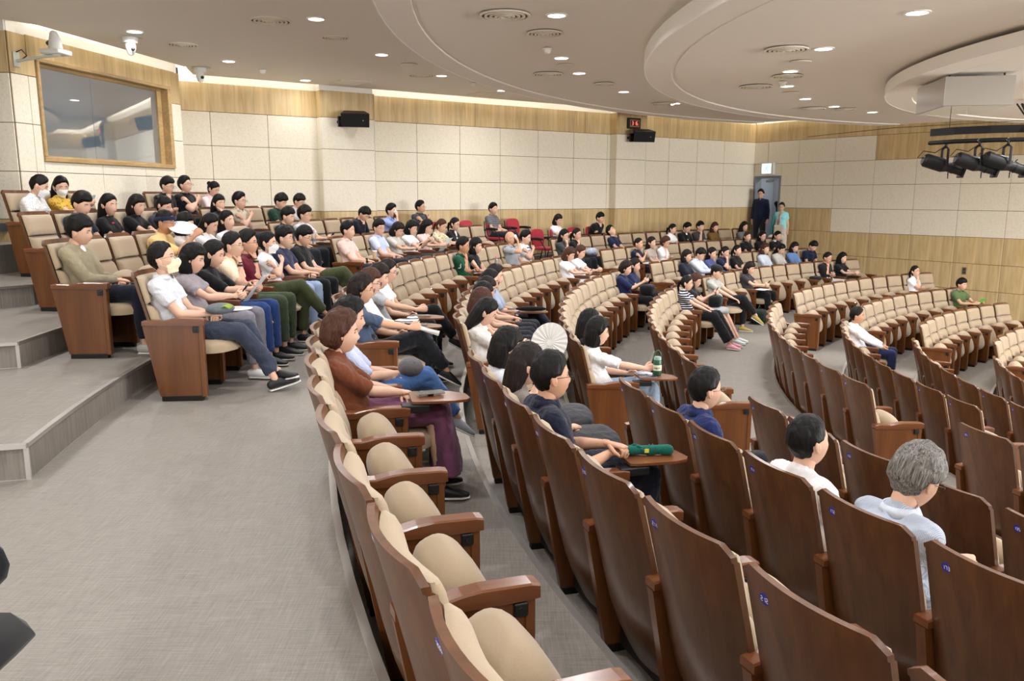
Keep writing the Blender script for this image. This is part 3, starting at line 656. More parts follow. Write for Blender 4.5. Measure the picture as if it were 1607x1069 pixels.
def spot(x, y, z, yaw, tilt, d):
    t = thing('stage_spotlight', 'black ellipsoidal stage spotlight, '+d, 'stage light', (x, y, z), radians(yaw), 'black stage spotlights')
    T = Matrix.Translation((0, 0, -.26)) @ Matrix.Rotation(radians(tilt), 4, 'Y')
    q = MB(); q.tube([(-.27, 0, 0), (-.24, 0, 0), (-.02, 0, 0)], [.06, .085, .088], 16, round_=False); q.tube([(-.02, 0, 0), (.04, 0, 0)], [.088, .066], 16, round_=False); o = obj('lamp_housing', q, IRON, t, smooth=True, angle=35); o.matrix_local = T
    q = MB(); q.tube([(.04, 0, 0), (.22, 0, 0)], [.062, .062], 16, round_=False); q.tube([(.10, 0, 0), (.12, 0, 0)], [.068, .068], 16, round_=False); o = obj('barrel', q, BLACK, t, smooth=True, angle=35); o.matrix_local = T
    q = MB(); q.rbox((.22, -.085, -.085), (.245, .085, .085), .004); q.tube([(.22, 0, 0), (.25, 0, 0)], [.06, .06], 14, round_=False); o = obj('colour_frame', q, IRON, t); o.matrix_local = T
    q = MB()
    for sy in (-1, 1): q.tube([(0, sy*.10, -.26), (0, sy*.10, -.06), (0, sy*.03, -.03)], [(.016, .004)]*3, 6)
    q.tube([(0, -.04, -.03), (0, .04, -.03)], [(.016, .006)]*2, 6); q.tube([(0, 0, -.03), (0, 0, .03)], [.012, .012], 8); o = obj('yoke', q, IRON, t)
    q = MB(); q.tube([(0, 0, .01), (-.028, 0, .03), (0, 0, .055), (.028, 0, .03)], [.006]*4, 6); obj('hook_clamp', q, plain('clamp_grey', srgb(120, 120, 120), .4, .5, .6), t)
    q = MB(); q.tube([T @ Vector((-.27, 0, .02)), T @ Vector((-.34, 0, .0)), T @ Vector((-.30, 0, .1)), Vector((-.12, 0, -.1)), Vector((.02, 0, .0))], [.006]*5, 6); obj('power_cable', q, BLACK, t, smooth=True)
    for zz in (.05, -.07):
        q = MB(); q.tube([T @ Vector((.08, .0, zz)), T @ Vector((.1, 0, zz*1.9))], [.008, .006], 6); obj('shutter_handle', q, IRON, t)
spot(5.46, 10.40, BZ-.17, -8, 17, 'leftmost on the curved bar')
spot(5.70, 10.08, BZ-.17, -8, 18, 'second from the left on the curved bar')
spot(5.96, 9.93, BZ-.17, -8, 19, 'third from the left on the curved bar')
spot(6.46, 9.76, BZ-.17, -8, 17, 'fourth from the left on the curved bar')
spot(6.86, 9.68, BZ-.17, -5, 17, 'at the right picture edge on the curved bar')
spot(7.6, 9.64, BZ-.17, -5, 17, 'sixth from the left on the curved bar')
# ================================================================== CHAIRS
# chair frame: x forward (to the stage), y left, z up, origin on the floor under the seat
BACKTOP = -.37
def profile_x(z):      # rear face of the shell
    pts = [(.10, -.125), (.17, -.16), (.26, -.195), (.40, -.23), (.58, -.27), (.78, -.32), (.98, -.37)]
    for (z0, x0), (z1, x1) in zip(pts[:-1], pts[1:]):
        if z <= z1: t = (z-z0)/(z1-z0); return x0+(x1-x0)*t
    return pts[-1][1]
def shell_mesh():
    mb = MB(); W_ = .253; nu = 12; zs = [.10, .13, .20, .28, .40, .55, .70, .84, .93, .965, .98]; th = .022
    def pt(u, z, t):
        sag = .045*(1-u*u); w = W_*(1 if z > .3 else .80+.20*sqrt(max(0, (z-.10)/.2)))
        zz = z
        if z > .95: zz = z-.03*max(0, (abs(u)-.82)/.18)**2
        return Vector((profile_x(z)-sag+.02+t, u*w, zz))
    rows = []
    for z in zs:
        rows.append([pt(-1+2*i/nu, z, 0) for i in range(nu+1)]+[pt(1-2*i/nu, z, th) for i in range(nu+1)])
    n = 2*(nu+1); vs = [p for r in rows for p in r]; fs = []
    for i in range(len(rows)-1):
        for j in range(n): fs.append((i*n+j, (i+1)*n+j, (i+1)*n+(j+1) % n, i*n+(j+1) % n))
    L = (len(rows)-1)*n
    for j in range(nu): 
        fs.append((j, j+1, n-2-j, n-1-j)); fs.append((L+j, L+n-1-j, L+n-2-j, L+j+1))
    mb.add(vs, fs); return mb.mesh('back_shell', [WOOD], True, 40)
def pad(z0, z1, w, th, x_off, bulge=0.0):
    # upholstered cushion hugging the shell between heights z0..z1
    mb = MB(); nu, nv = 12, 8; F = []; B = []
    for j in range(nv+1):
        v = -1+2*j/nv; z = (z0+z1)/2+(z1-z0)/2*math.copysign(1-(1-abs(v))**1.5, v) if True else 0
        for i in range(nu+1):
            u = -1+2*i/nu; uu = math.copysign(1-(1-abs(u))**1.5, u)
            e = max(0, 1-abs(uu)**7)**.5*max(0, 1-abs((z-(z0+z1)/2)/((z1-z0)/2))**9)**.5
            sag = .045*(1-uu*uu); xb = profile_x(z)-sag+.02+.02
            F.append(Vector((xb+.012+(th+bulge*(1-abs(v)))*e, uu*w, z))); B.append(Vector((xb, uu*w, z)))
    n = nu+1; N = len(F); fs = []
    for j in range(nv):
        for i in range(nu):
            a = j*n+i; fs.append((a, a+1, a+n+1, a+n)); fs.append((N+a, N+a+n, N+a+n+1, N+a+1))
    for i in range(nu): fs.append((i, N+i, N+i+1, i+1)); a = nv*n+i; fs.append((a, a+1, N+a+1, N+a))
    for j in range(nv): a = j*n; fs.append((a, a+n, N+a+n, N+a)); a = j*n+nu; fs.append((a, N+a, N+a+n, a+n))
    mb.add(F+B, fs); return mb.mesh('cushion', [CUSH], True, 60)
def seat_mesh(L, w, th):
    # upholstered seat pan: x 0 (hinge) .. L (rounded nose), z 0 underside .. th top
    mb = MB(); nu, nv = 14, 12; F = []; B = []
    for j in range(nv+1):
        t = j/nv; t = 1-(1-t)**1.4; x = L*t
        ww = w*(1 if t < .55 else (1-((t-.55)/.45)**2.2*.72)); drop = 0 if t < .6 else ((t-.6)/.4)**2.4
        for i in range(nu+1):
            u = -1+2*i/nu; uu = math.copysign(1-(1-abs(u))**1.6, u); e = max(0, 1-abs(uu)**5)**.5
            top = th*(.55+.45*e)+.012*(1-uu*uu); top = top*(1-drop*.62)
            if j == 0: top *= .6
            F.append(Vector((x, uu*ww, top))); B.append(Vector((x-(.02 if j == nv else 0), uu*ww*.97, 0 if t < .8 else .012*drop)))
    n = nu+1; N = len(F); fs = []
    for j in range(nv):
        for i in range(nu): a = j*n+i; fs.append((a, a+n, a+n+1, a+1)); fs.append((N+a, N+a+1, N+a+n+1, N+a+n))
    for i in range(nu): fs.append((i, i+1, N+i+1, N+i)); a = nv*n+i; fs.append((a, N+a, N+a+1, a+1))
    for j in range(nv): a = j*n; fs.append((a, N+a, N+a+n, a+n)); a = j*n+nu; fs.append((a, a+n, N+a+n, N+a))
    mb.add(F+B, fs); return mb.mesh('seat', [CUSH], True, 50)
def folded_mesh():
    mb = MB(); nu, nv = 20, 16; vs = []; fs = []
    def se(c, e): return math.copysign(abs(c)**e, c)
    for i in range(1, nv):
        th = -pi/2+pi*i/nv
        for j in range(nu):
            ph = 2*pi*j/nu; ct = se(cos(th), .75)
            vs.append(Vector((.105*ct*se(cos(ph), .85), .222*ct*se(sin(ph), .62), .21*se(sin(th), .85))))
    vs.append(Vector((0, 0, -.205))); vs.append(Vector((0, 0, .205))); b = len(vs)-2
    for i in range(nv-2):
        for j in range(nu): fs.append((i*nu+j, i*nu+(j+1) % nu, (i+1)*nu+(j+1) % nu, (i+1)*nu+j))
    for j in range(nu): fs.append((b, (j+1) % nu, j)); fs.append((b+1, (nv-2)*nu+j, (nv-2)*nu+(j+1) % nu))
    mb.add(vs, fs); return mb.mesh('seat', [CUSH], True)
def panel_mesh():
    mb = MB(); h = .0225
    rear = [(.04, -.19), (.30, -.235), (.585, -.285)]; P = [(x, z) for z, x in rear]+[(.145, .585), (.14, .04)]
    vs = [Vector((x, -h, z)) for x, z in P]+[Vector((x, h, z)) for x, z in P]; n = len(P)
    fs = [tuple(reversed(range(n))), tuple(range(n, 2*n))]+[(i, (i+1) % n, (i+1) % n+n, i+n) for i in range(n)]
    mb.add(vs, [tuple(reversed(f)) for f in fs]); mb.rbox((.118, -.028, .03), (.155, .028, .588), .005); return mb.mesh('side_panel', [WOODP], False)
def arm_mesh():
    mb = MB(); w = .034; prof = [(-.285, .590, .622), (-.24, .588, .628), (-.14, .586, .622), (-.08, .584, .634), (-.02, .583, .640), (.14, .583, .636), (.168, .586, .630)]
    ch = .006; rows = []
    for x, z0, z1 in prof: rows.append([Vector((x, -w, z0)), Vector((x, w, z0)), Vector((x, w, z1-ch)), Vector((x, w-ch, z1)), Vector((x, -w+ch, z1)), Vector((x, -w, z1-ch))])
    vs = [p for r in rows for p in r]; fs = []; n = 6
    for i in range(len(rows)-1):
        for j in range(n): fs.append((i*n+j, (i+1)*n+j, (i+1)*n+(j+1) % n, i*n+(j+1) % n))
    fs.append(tuple(range(n))); L = (len(rows)-1)*n; fs.append(tuple(reversed(range(L, L+n))))
    mb.add(vs, [tuple(reversed(f)) for f in fs]); return mb.mesh('armrest', [WOODL], False)
def kick_mesh():
    mb = MB(); mb.rbox((-.18, -.026, 0), (.125, .026, .042), .004); return mb.mesh('foot_plate', [DARK])
def bracket_mesh():
    mb = MB(); mb.rbox((.082, -.036, .532), (.128, -.0222, .578), .004); mb.tube([(.105, -.034, .555), (.105, -.040, .555)], [.012, .010], 8, round_=False); return mb.mesh('tablet_bracket', [BLACK])
def under_mesh():
    mb = MB(); mb.rbox((-.10, -.24, .30), (.02, .24, .36), .01); mb.tube([(0, -.245, .36), (0, .245, .36)], [.012, .012], 8); mb.box((-.13, -.24, .05), (-.10, .24, .30)); return mb.mesh('under_frame', [DARK])
ME = dict(shell=shell_mesh(), upper=pad(.742, .945, .228, .045, 0), lower=pad(.43, .734, .232, .052, 0, .018), panel=panel_mesh(), arm=arm_mesh(), kick=kick_mesh(), bracket=bracket_mesh(), under=under_mesh(), seat=seat_mesh(.50, .232, .095), seatf=folded_mesh())
dm = MB(); ring(dm, .0005, .020, 0, 360, 0, .002, 20, 0, 0); DISC = dm.mesh('number_disc', [BLUEL])
DIG = {}
def number_mesh(s):
    if s not in DIG:
        mb = MB(); w = .0105
        for i, ch in enumerate(s): seven(mb, ch, (i-(len(s)-1)/2)*w, .015, .0065, 0)
        DIG[s] = mb.mesh('digits', [DIGIT])
    return DIG[s]
def tablet_mesh():
    mb = MB(); P = [(-.02, -.11), (.02, -.125), (.22, -.135), (.29, -.12), (.315, -.08), (.30, .03), (.22, .10), (.13, .13), (.0, .135), (-.02, .12)]
    P = [(x, y) for x, y in P]; mb.prism(P, 0, .014); return mb.mesh('writing_tablet', [WOODL])
TABLET = tablet_mesh()
STEM = None
FDIR = {}
def chair_matrix(row, a):
    r = ROWR[row]+BACKTOP; z = TIER[row] if row in TIER else 0
    return polar(r, a, z), radians(a+180)
CHAIRS = {}
BLK = {'U4': 'topmost raised row', 'U3': 'second highest raised row', 'U2': 'lowest raised row', 'U1': 'row on walkway level', 'M1': 'first row below walkway', 'M2': 'second row below walkway', 'M3': 'third row below walkway', 'M4': 'last row before cross aisle', 'F1': 'first row past cross aisle', 'F2': 'second row past cross aisle', 'F3': 'third row past cross aisle', 'F4': 'fourth row past cross aisle'}
def chair(row, a, occ, number, last, label, group, tablet=False, backvis=True):
    p, rz = chair_matrix(row, a); t = thing('auditorium_chair', label, 'chair', p, rz, group)
    put('back_shell', ME['shell'], t); put('upper_cushion', ME['upper'], t); put('lower_cushion', ME['lower'], t)
    if occ: s = put('seat', ME['seat'], t, loc=(-.13, 0, .352)); 
    else: s = put('seat', ME['seatf'], t); s.matrix_local = Matrix.Translation((-.005, 0, .468)) @ Matrix.Rotation(radians(-24), 4, 'Y')
    put('under_frame', ME['under'], t)
    for sy in ([-1, 1] if last else [-1]):
        pn = put('side_panel', ME['panel'], t, loc=(0, sy*PITCH/2*.975, 0)); put('armrest', ME['arm'], t, loc=(0, sy*PITCH/2*.975, 0))
        put('foot_plate', ME['kick'], pn); put('tablet_bracket', ME['bracket'], pn)
    if backvis:
        z = .905; x = profile_x(z)-.045*(1-.55**2)+.02-.0005
        d = put('number_disc', DISC, t); Mx = Matrix.Translation((x, .14, z)) @ Matrix.Rotation(radians(-15), 4, 'Y') @ Matrix.Rotation(radians(-90), 4, 'Z') @ Matrix.Rotation(radians(90), 4, 'X')
        d.matrix_local = Mx @ Matrix.Scale(1, 4)
        g_ = put('digits', number_mesh(number), d); g_.matrix_local = Matrix.Translation((0, 0, .0025)) @ Matrix.Rotation(radians(-90), 4, 'X')
    if tablet:
        tb = put('writing_tablet', TABLET, t); tb.matrix_local = Matrix.Translation((.20, -PITCH/2*.975+.10, .650))
        q = MB(); q.rbox((.12, -PITCH/2-.02, .60), (.28, -PITCH/2+.06, .644), .006); obj('tablet_arm', q, BLACK, t)
    CHAIRS[(row, round(a, 1))] = t; return t
# rows: (row, block, first angle (far end), count, first number)
def run(a_hi, n, row): p = degrees(PITCH/ROWR[row]); return [a_hi-p*i for i in range(n)][::-1]
ROWS = [
 ('U4', 'left', 175.55, 3), ('U4', 'middle', 167.7, 3), ('U3', 'left', 179.1, 5), ('U3', 'middle', 168.05, 5), ('U2', 'left', 183.4, 8), ('U2', 'middle', 167.5, 7),
 ('U1', 'left', 185.69, 8), ('U1', 'middle', 167.45, 10),
 ('M1', 'near', 206.65, 9), ('M1', 'middle', 184.6, 16), ('M1', 'far', 148.2, 14),
 ('M2', 'near', 208.3, 9), ('M2', 'middle', 184.1, 15), ('M2', 'far', 147.4, 13),
 ('M3', 'near', 205.36, 7), ('M3', 'middle', 183.97, 14), ('M3', 'far', 147.3, 12),
 ('M4', 'near', 203.5, 6), ('M4', 'middle', 183.71, 13), ('M4', 'far', 147.48, 12),
 ('F1', 'near', 200.9, 4), ('F1', 'middle', 183.72, 11), ('F1', 'far', 146.15, 11),
 ('F2', 'near', 197.5, 3), ('F2', 'middle', 183.88, 10), ('F2', 'far', 145.55, 9),
 ('F3', 'middle', 184.2, 9), ('F3', 'far', 144.66, 8),
 ('F4', 'middle', 183.5, 8), ('F4', 'far', 143.6, 6)]
OCC = {}     # (row, angle rounded) -> description of sitter, filled by the people table
# ================================================================== PEOPLE
def skin_mat(name, c):
    if name in MATS: return MATS[name]
    m, nt, b = nodes(name); setc(b, c, .5, .35); b.inputs['Subsurface Weight'].default_value = .06; b.inputs['Subsurface Radius'].default_value = (.02, .008, .004)
    t = tex(nt, 'ShaderNodeTexNoise', Scale=9, Detail=3); nt.links.new(coords(nt), t.inputs['Vector'])
    nt.links.new(ramp(nt, t.outputs[0], [(.3, tuple(v*.92 for v in c)), (.7, tuple(min(1, v*1.06) for v in c))]), b.inputs['Base Color']); return m
SKINS = {'light': skin_mat('skin_light', srgb(214, 172, 148)), 'mid': skin_mat('skin_mid', srgb(205, 158, 130)), 'tan': skin_mat('skin_tan', srgb(188, 140, 110))}
def hair_mat(name, c, hi):
    m, nt, b = nodes(name); setc(b, c, .46, .18)
    v = coords(nt, 'Object', (85, 85, 7)); t = tex(nt, 'ShaderNodeTexNoise', Scale=2.2, Detail=5, Distortion=1.0); nt.links.new(v, t.inputs['Vector'])
    nt.links.new(ramp(nt, t.outputs[0], [(.35, c), (.7, hi)]), b.inputs['Base Color']); bump(nt, b, t.outputs[0], .35, .006); return m
HAIRS = {'black': hair_mat('hair_black', srgb(9, 8, 8), srgb(22, 19, 18)), 'dark': hair_mat('hair_dark_brown', srgb(17, 12, 11), srgb(38, 27, 23)),
         'brown': hair_mat('hair_brown', srgb(44, 26, 20), srgb(88, 54, 38)), 'grey': hair_mat('hair_grey', srgb(52, 50, 49), srgb(142, 138, 132))}
def cloth(c, pattern=None, c2=None):
    key = 'cloth_%02x%02x%02x' % c+(('_'+pattern) if pattern else '')
    if key in MATS: return MATS[key]
    m, nt, b = nodes(key); col = srgb(*c); setc(b, col, .88, .12); b.inputs['Sheen Weight'].default_value = .15
    v = coords(nt); t = tex(nt, 'ShaderNodeTexNoise', Scale=7, Detail=3, Distortion=1.5); nt.links.new(v, t.inputs['Vector'])
    base = ramp(nt, t.outputs[0], [(.3, tuple(q*.93 for q in col)), (.7, tuple(min(1, q*1.05) for q in col))])
    if pattern:
        k2 = srgb(*(c2 or (230, 230, 230)))
        if pattern in ('stripes', 'fine'):
            w = tex(nt, 'ShaderNodeTexWave', Scale=(9 if pattern == 'stripes' else 16), Distortion=.6); w.bands_direction = 'Z'; nt.links.new(v, w.inputs['Vector'])
            f = ramp(nt, w.outputs[0], [(.72, (0, 0, 0)), (.80, (1, 1, 1))]); base = mixc(nt, f, base, k2)
        elif pattern == 'pin':
            w = tex(nt, 'ShaderNodeTexWave', Scale=60, Distortion=0); w.bands_direction = 'Y'; nt.links.new(v, w.inputs['Vector'])
            f = ramp(nt, w.outputs[0], [(.45, (0, 0, 0)), (.55, (1, 1, 1))]); base = mixc(nt, f, base, k2)
        elif pattern in ('dots', 'floral'):
            w = tex(nt, 'ShaderNodeTexVoronoi', Scale=(55 if pattern == 'dots' else 34)); nt.links.new(v, w.inputs['Vector'])
            f = ramp(nt, w.outputs['Distance'], [(.20 if pattern == 'dots' else .32, (1, 1, 1)), (.26 if pattern == 'dots' else .42, (0, 0, 0))])
            if pattern == 'floral': base = mixc(nt, f, base, ramp(nt, w.outputs['Color'], [(.2, srgb(196, 120, 60)), (.5, srgb(90, 120, 80)), (.8, srgb(215, 180, 70))]))
            else: base = mixc(nt, f, base, k2)
    nt.links.new(base, b.inputs['Base Color'])
    f1 = tex(nt, 'ShaderNodeTexNoise', Scale=11, Detail=3, Distortion=2.0); nt.links.new(coords(nt, 'Object', (1, 1, .55)), f1.inputs['Vector'])
    bump(nt, b, f1.outputs[0], .55, .02); return m
EYEW = plain('eye_white', srgb(225, 222, 215), .3); EYEB = plain('eye_dark', srgb(28, 20, 18), .2)
LIP = plain('lips', srgb(186, 110, 100), .5); LIPR = plain('lips_red', srgb(190, 66, 66), .45)
GLS = plain('glasses_frame', srgb(30, 28, 28), .3, .5, .2); GLSM = plain('glasses_metal', srgb(130, 125, 115), .3, .5, .8)
MASKM = plain('mask_white', srgb(236, 236, 234), .9, .1); MASKC = plain('mask_cream', srgb(232, 222, 190), .9, .1)
# ---- voxel union of a rough shape into one continuous skin ------------
_mod_ob = None
def fuse(mb, vox, it=3, fold=0, seed=0):
    me = bpy.data.meshes.new('tmp'); me.from_pydata([tuple(p) for p in mb.v], [], mb.f); me.update()
    o = bpy.data.objects.new('tmp', me); COL.objects.link(o)
    r = o.modifiers.new('r', 'REMESH'); r.mode = 'VOXEL'; r.voxel_size = vox; r.adaptivity = 0
    if it: s = o.modifiers.new('s', 'SMOOTH'); s.iterations = it; s.factor = .5
    dg = bpy.context.evaluated_depsgraph_get(); ev = o.evaluated_get(dg); em = ev.to_mesh()
    out = MB(); out.v = [v.co.copy() for v in em.vertices]
    if fold:
        for i_, v in enumerate(em.vertices):
            c = v.co; w_ = noise.noise(Vector((c.x*6+seed, c.y*6, c.z*4)))
            q_ = Vector((c.x*13+w_*2.2, c.y*13+seed, c.z*19+w_*3.0)); r_ = 1-2.4*abs(noise.noise(q_))
            out.v[i_] = c+v.normal*(fold*(r_*.75+.5*noise.noise(Vector((c.x*5, c.y*5+seed, c.z*5)))))
    out.f = [tuple(p.vertices) for p in em.polygons]; out.m = [0]*len(out.f)
    ev.to_mesh_clear(); bpy.data.objects.remove(o); bpy.data.meshes.remove(me); return out
# ---- head: parametric skull with brow, sockets, nose, lips, chin ------
def gauss(d, c, s): return math.exp(-((d-c).length/s)**2)
def head_point(d, f=False):
    x, y, z = d
    rx, ry = .096, (.077 if not f else .074); rz = .118 if z > 0 else .122
    p = Vector((x*rx, y*ry, z*rz))
    if z < 0:                          # jaw narrows, chin stays forward
        k = min(1, -z); p.y *= 1-.34*k**1.6; 
        if x < 0: p.x *= 1-.42*k
        else: p.x *= 1-.10*k**2
        p.x += .010*k
    if x > 0:
        p.x *= 1-.10*max(0, x)**6*(1 if z > -.3 else .4)
        def g(cy, cz, sy, sz): return math.exp(-((p.y-cy)/sy)**2-((p.z-cz)/sz)**2)
        w = min(1, x*2.2)
        a = 0
        a += .017*g(0, -.028, .013, .012)+.009*g(0, -.008, .009, .018)+.006*(g(.012, -.033, .008, .008)+g(-.012, -.033, .008, .008))   # nose
        a -= .0085*(g(.031, .004, .015, .010)+g(-.031, .004, .015, .010))              # sockets
        a += .0035*(g(.03, .024, .022, .008)+g(-.03, .024, .022, .008))                # brow
        a += .0035*g(0, -.060, .020, .010)-.003*g(0, -.073, .016, .005)+.005*g(0, -.100, .018, .014)   # lips, chin
        a += .003*(g(.042, -.025, .018, .016)+g(-.042, -.025, .018, .016))             # cheeks
        p.x += a*w
    return p
def head_mesh(nu, nv, f=False):
    mb = MB(); vs = []; fs = []
    for i in range(1, nv):
        th = pi*i/nv
        for j in range(nu):
            a = 2*pi*j/nu
            a2 = a - .35*sin(a)         # denser towards the face
            vs.append(head_point(Vector((sin(th)*cos(a2), sin(th)*sin(a2), cos(th))), f))
    t = len(vs); vs += [head_point(Vector((0, 0, 1)), f), head_point(Vector((0, 0, -1)), f)]
    for i in range(nv-2):
        for j in range(nu): fs.append((i*nu+j, (i+1)*nu+j, (i+1)*nu+(j+1) % nu, i*nu+(j+1) % nu))
    for j in range(nu): fs.append((t, j, (j+1) % nu)); fs.append((t+1, (nv-2)*nu+(j+1) % nu, (nv-2)*nu+j))
    mb.add(vs, fs)
    for s in (-1, 1):                  # ears
        M = Matrix.Translation((-.006, s*.0785, -.006)) @ Matrix.Rotation(radians(-s*22), 4, 'Z') @ Matrix.Rotation(radians(-10), 4, 'Y')
        mb.ell((0, 0, 0), (.019, .0085, .033), 10, 7, M.to_3x3().to_4x4()); 
        for q in range(len(mb.v)-(10*6+2), len(mb.v)): mb.v[q] = mb.v[q]+M.to_translation()
        k = len(mb.v); mb.ell((0, 0, 0), (.011, .005, .021), 8, 5)
        for q in range(k, len(mb.v)): mb.v[q] = M @ (mb.v[q]+Vector((.004, s*.006, .0)))
    return mb
HEADS = {}
def get_head(lod, f):
    k = (lod, f)
    if k not in HEADS: HEADS[k] = head_mesh(*{0: (44, 34), 1: (30, 22), 2: (20, 15)}[lod], f)
    return HEADS[k]
def smooth01(t): t = max(0, min(1, t)); return t*t*(3-2*t)
def hair_mesh(style, lod, f):
    """hair shell over the skull, plus the hanging volume of bobs, long hair, tails and buns"""
    nu, nv = {0: (56, 40), 1: (36, 26), 2: (24, 18)}[lod]; mb = MB(); vs = []; fs = []; rnd = random.Random(hash(style) % 1000)
    fringe = style in ('fringe', 'bob', 'bobfringe', 'longfringe', 'shaggy'); male = style in ('short', 'fringe', 'quiff', 'crop', 'shaggy', 'bald')
    T = {'short': .014, 'fringe': .020, 'quiff': .020, 'crop': .009, 'shaggy': .027, 'bob': .021, 'bobfringe': .023, 'long': .017, 'longfringe': .018, 'tail': .013, 'bun': .013, 'wavy': .026, 'perm': .024, 'bald': .004}[style]
    for i in range(nv+1):
        th = pi*i/nv
        for j in range(nu):
            a = 2*pi*j/nu; d = Vector((sin(th)*cos(a), sin(th)*sin(a), cos(th))); p = head_point(d, f)
            s = -d.x*.9+d.z*.80+.235+(.06 if male else 0)*(-1 if d.x > .2 else 0); s += .10*noise.noise(Vector((d.y*9, d.x*4, d.z*3)))
            if male: s -= .42*smooth01((-d.z-.12)/.5)*(1 if d.x < .5 else 0); s -= .95*smooth01((abs(d.y)-.70)/.22)*smooth01((-d.z+.16)/.26)*smooth01((d.x+.42)/.25)
            if fringe and d.x > 0: s = max(s, (d.z-(.36 if style != 'shaggy' else .40)-.10*abs(d.y))*2.0)
            if style == 'bald': s = -.3
            m_ = smooth01(s/.12+.5)
            t = T*(.8+(.85 if male else .5)*max(0, d.z))
            if male and style != 'bald': t *= 1-.55*smooth01((-d.z+.1)/.7)
            t += .004*noise.noise(Vector((d.x*5, d.y*5, d.z*2.5+3)))*(1 if male else .6)
            if style in ('wavy', 'perm', 'shaggy'): t += .008*noise.noise(Vector((d.x*4+7, d.y*4, d.z*4)))
            if style == 'quiff': t += .012*max(0, d.x)*max(0, d.z)
            r = p.length; off = t*m_-(.016 if d.x > -.2 else .006)*(1-m_); vs.append(p*((r+off)/r) if r > 0 else p)
    for i in range(nv):
        for j in range(nu): fs.append((i*nu+j, (i+1)*nu+j, (i+1)*nu+(j+1) % nu, i*nu+(j+1) % nu))
    mb.add(vs, fs)
    n = {0: 28, 1: 20, 2: 14}[lod]
    def hang(zs, cx, rx, ry, wob=.004):
        o = len(mb.v)
        for k, z in enumerate(zs):
            for j in range(n):
                a = 2*pi*j/n; q = 1+wob*8*noise.noise(Vector((cos(a)*3, sin(a)*3, z*14)))
                mb.v.append(Vector((cx[k]+rx[k]*cos(a)*q, ry[k]*sin(a)*q, z)))
        for k in range(len(zs)-1):
            for j in range(n): mb.f.append((o+(k+1)*n+j, o+(k+1)*n+(j+1) % n, o+k*n+(j+1) % n, o+k*n+j)[::-1]); mb.m.append(0)
        mb.f.append(tuple(o+j for j in range(n))); mb.m.append(0); e = o+(len(zs)-1)*n; mb.f.append(tuple(e+j for j in reversed(range(n)))); mb.m.append(0)
    if style in ('bob', 'bobfringe'): hang([.085, .05, .02, -.04, -.09, -.125, -.135], [-.02, -.028, -.034, -.040, -.042, -.036, -.030], [.030, .068, .076, .078, .076, .064, .045], [.035, .078, .092, .099, .099, .088, .066])
    if style == 'perm': hang([.09, .055, .02, -.03, -.065, -.085], [-.02, -.032, -.038, -.044, -.046, -.040], [.03, .074, .082, .080, .068, .045], [.035, .082, .094, .097, .086, .055], .010)
    if style in ('long', 'longfringe'): hang([.085, .05, .01, -.06, -.12, -.18, -.24, -.28], [-.02, -.030, -.038, -.046, -.058, -.064, -.066, -.062], [.03, .068, .076, .070, .058, .048, .036, .016], [.035, .078, .090, .096, .100, .096, .080, .045])
    if style == 'wavy': hang([.09, .055, .01, -.06, -.13, -.20, -.25], [-.02, -.032, -.040, -.046, -.054, -.056, -.054], [.03, .074, .084, .082, .072, .058, .03], [.035, .086, .104, .114, .118, .108, .06], .014)
    if style == 'tail': mb.tube([(-.085, 0, .02), (-.125, 0, -.0), (-.135, 0, -.07), (-.115, 0, -.15)], [.020, .026, .024, .010], 10)
    if style == 'bun': mb.ell((-.105, 0, .055), (.036, .038, .036), 12, 9)
    return mb
HAIRME = {}
def get_hair(style, lod, f, mat):
    k = (style, lod, f)
    if k not in HAIRME:
        if style == 'bald': return None
        hm = fuse(hair_mesh(style, lod, f), (.0052, .0075, .0105)[lod], (3, 3, 2)[lod]); cen = Vector((-.01, 0, 0)); am = .0042 if f else .0034
        n_ = len(hm.v)
        for i_ in range(n_):
            c = hm.v[i_]; dd = Vector((c.x+.02, c.y, c.z*.35)); 
            if dd.length > 1e-4: hm.v[i_] = c+dd.normalized()*am*(noise.noise(Vector((c.x*46, c.y*46, c.z*7+lod)))+.6*noise.noise(Vector((c.x*95, c.y*95, c.z*12))))
        HAIRME[k] = hm
    key = k+(mat.name,)
    if key not in HAIRME: HAIRME[key] = HAIRME[k].mesh('hair', [mat], True)
    return HAIRME[key]
# ---- hand: palm, five unequal bent fingers, thumb from the side -------
def hand_mesh(curl, lod, s):
    """frame: x from wrist to fingers, z out of the back of the hand, s=+1 left hand (thumb towards -y when palm down)"""
    mb = MB(); n = 8 if lod == 0 else 6; y = -s
    mb.tube([(-.03, 0, 0), (0, 0, 0), (.03, 0, -.001), (.065, 0, -.002), (.088, 0, -.004)], [(.024, .018), (.027, .017), (.036, .016), (.040, .014), (.037, .011)], 12 if lod == 0 else 8, side=(0, 1, 0))
    for i, (yy, L) in enumerate(((.027, .070), (.0095, .078), (-.009, .072), (-.026, .058))):
        p = Vector((.080-abs(yy)*.2, yy*y, -.004)); pts = [p-Vector((.015, 0, 0)), p]; a = 0; c = curl*(1+.08*i)
        for seg, fr in ((.45, .55), (.30, .9), (.25, .7)):
            a += c*fr; p = p+Vector((cos(a), 0, -sin(a)))*L*seg; pts.append(p)
        mb.tube(pts, [.0092, .0090, .0084, .0078, .0066], n)
    t0 = Vector((.012, y*.024, -.006)); t1 = t0+Vector((.030, y*.022, -.010)); t2 = t1+Vector((.026, y*.008, -.012-curl*.004)); t3 = t2+Vector((.020, -y*.004*curl, -.010))
    mb.tube([t0, t1, t2, t3], [.013, .0115, .0098, .0078], n); return mb
HANDS = {}
def get_hand(curl, lod, s):
    k = (curl, lod, s)
    if k not in HANDS: HANDS[k] = hand_mesh(curl, lod, s)
    return HANDS[k]
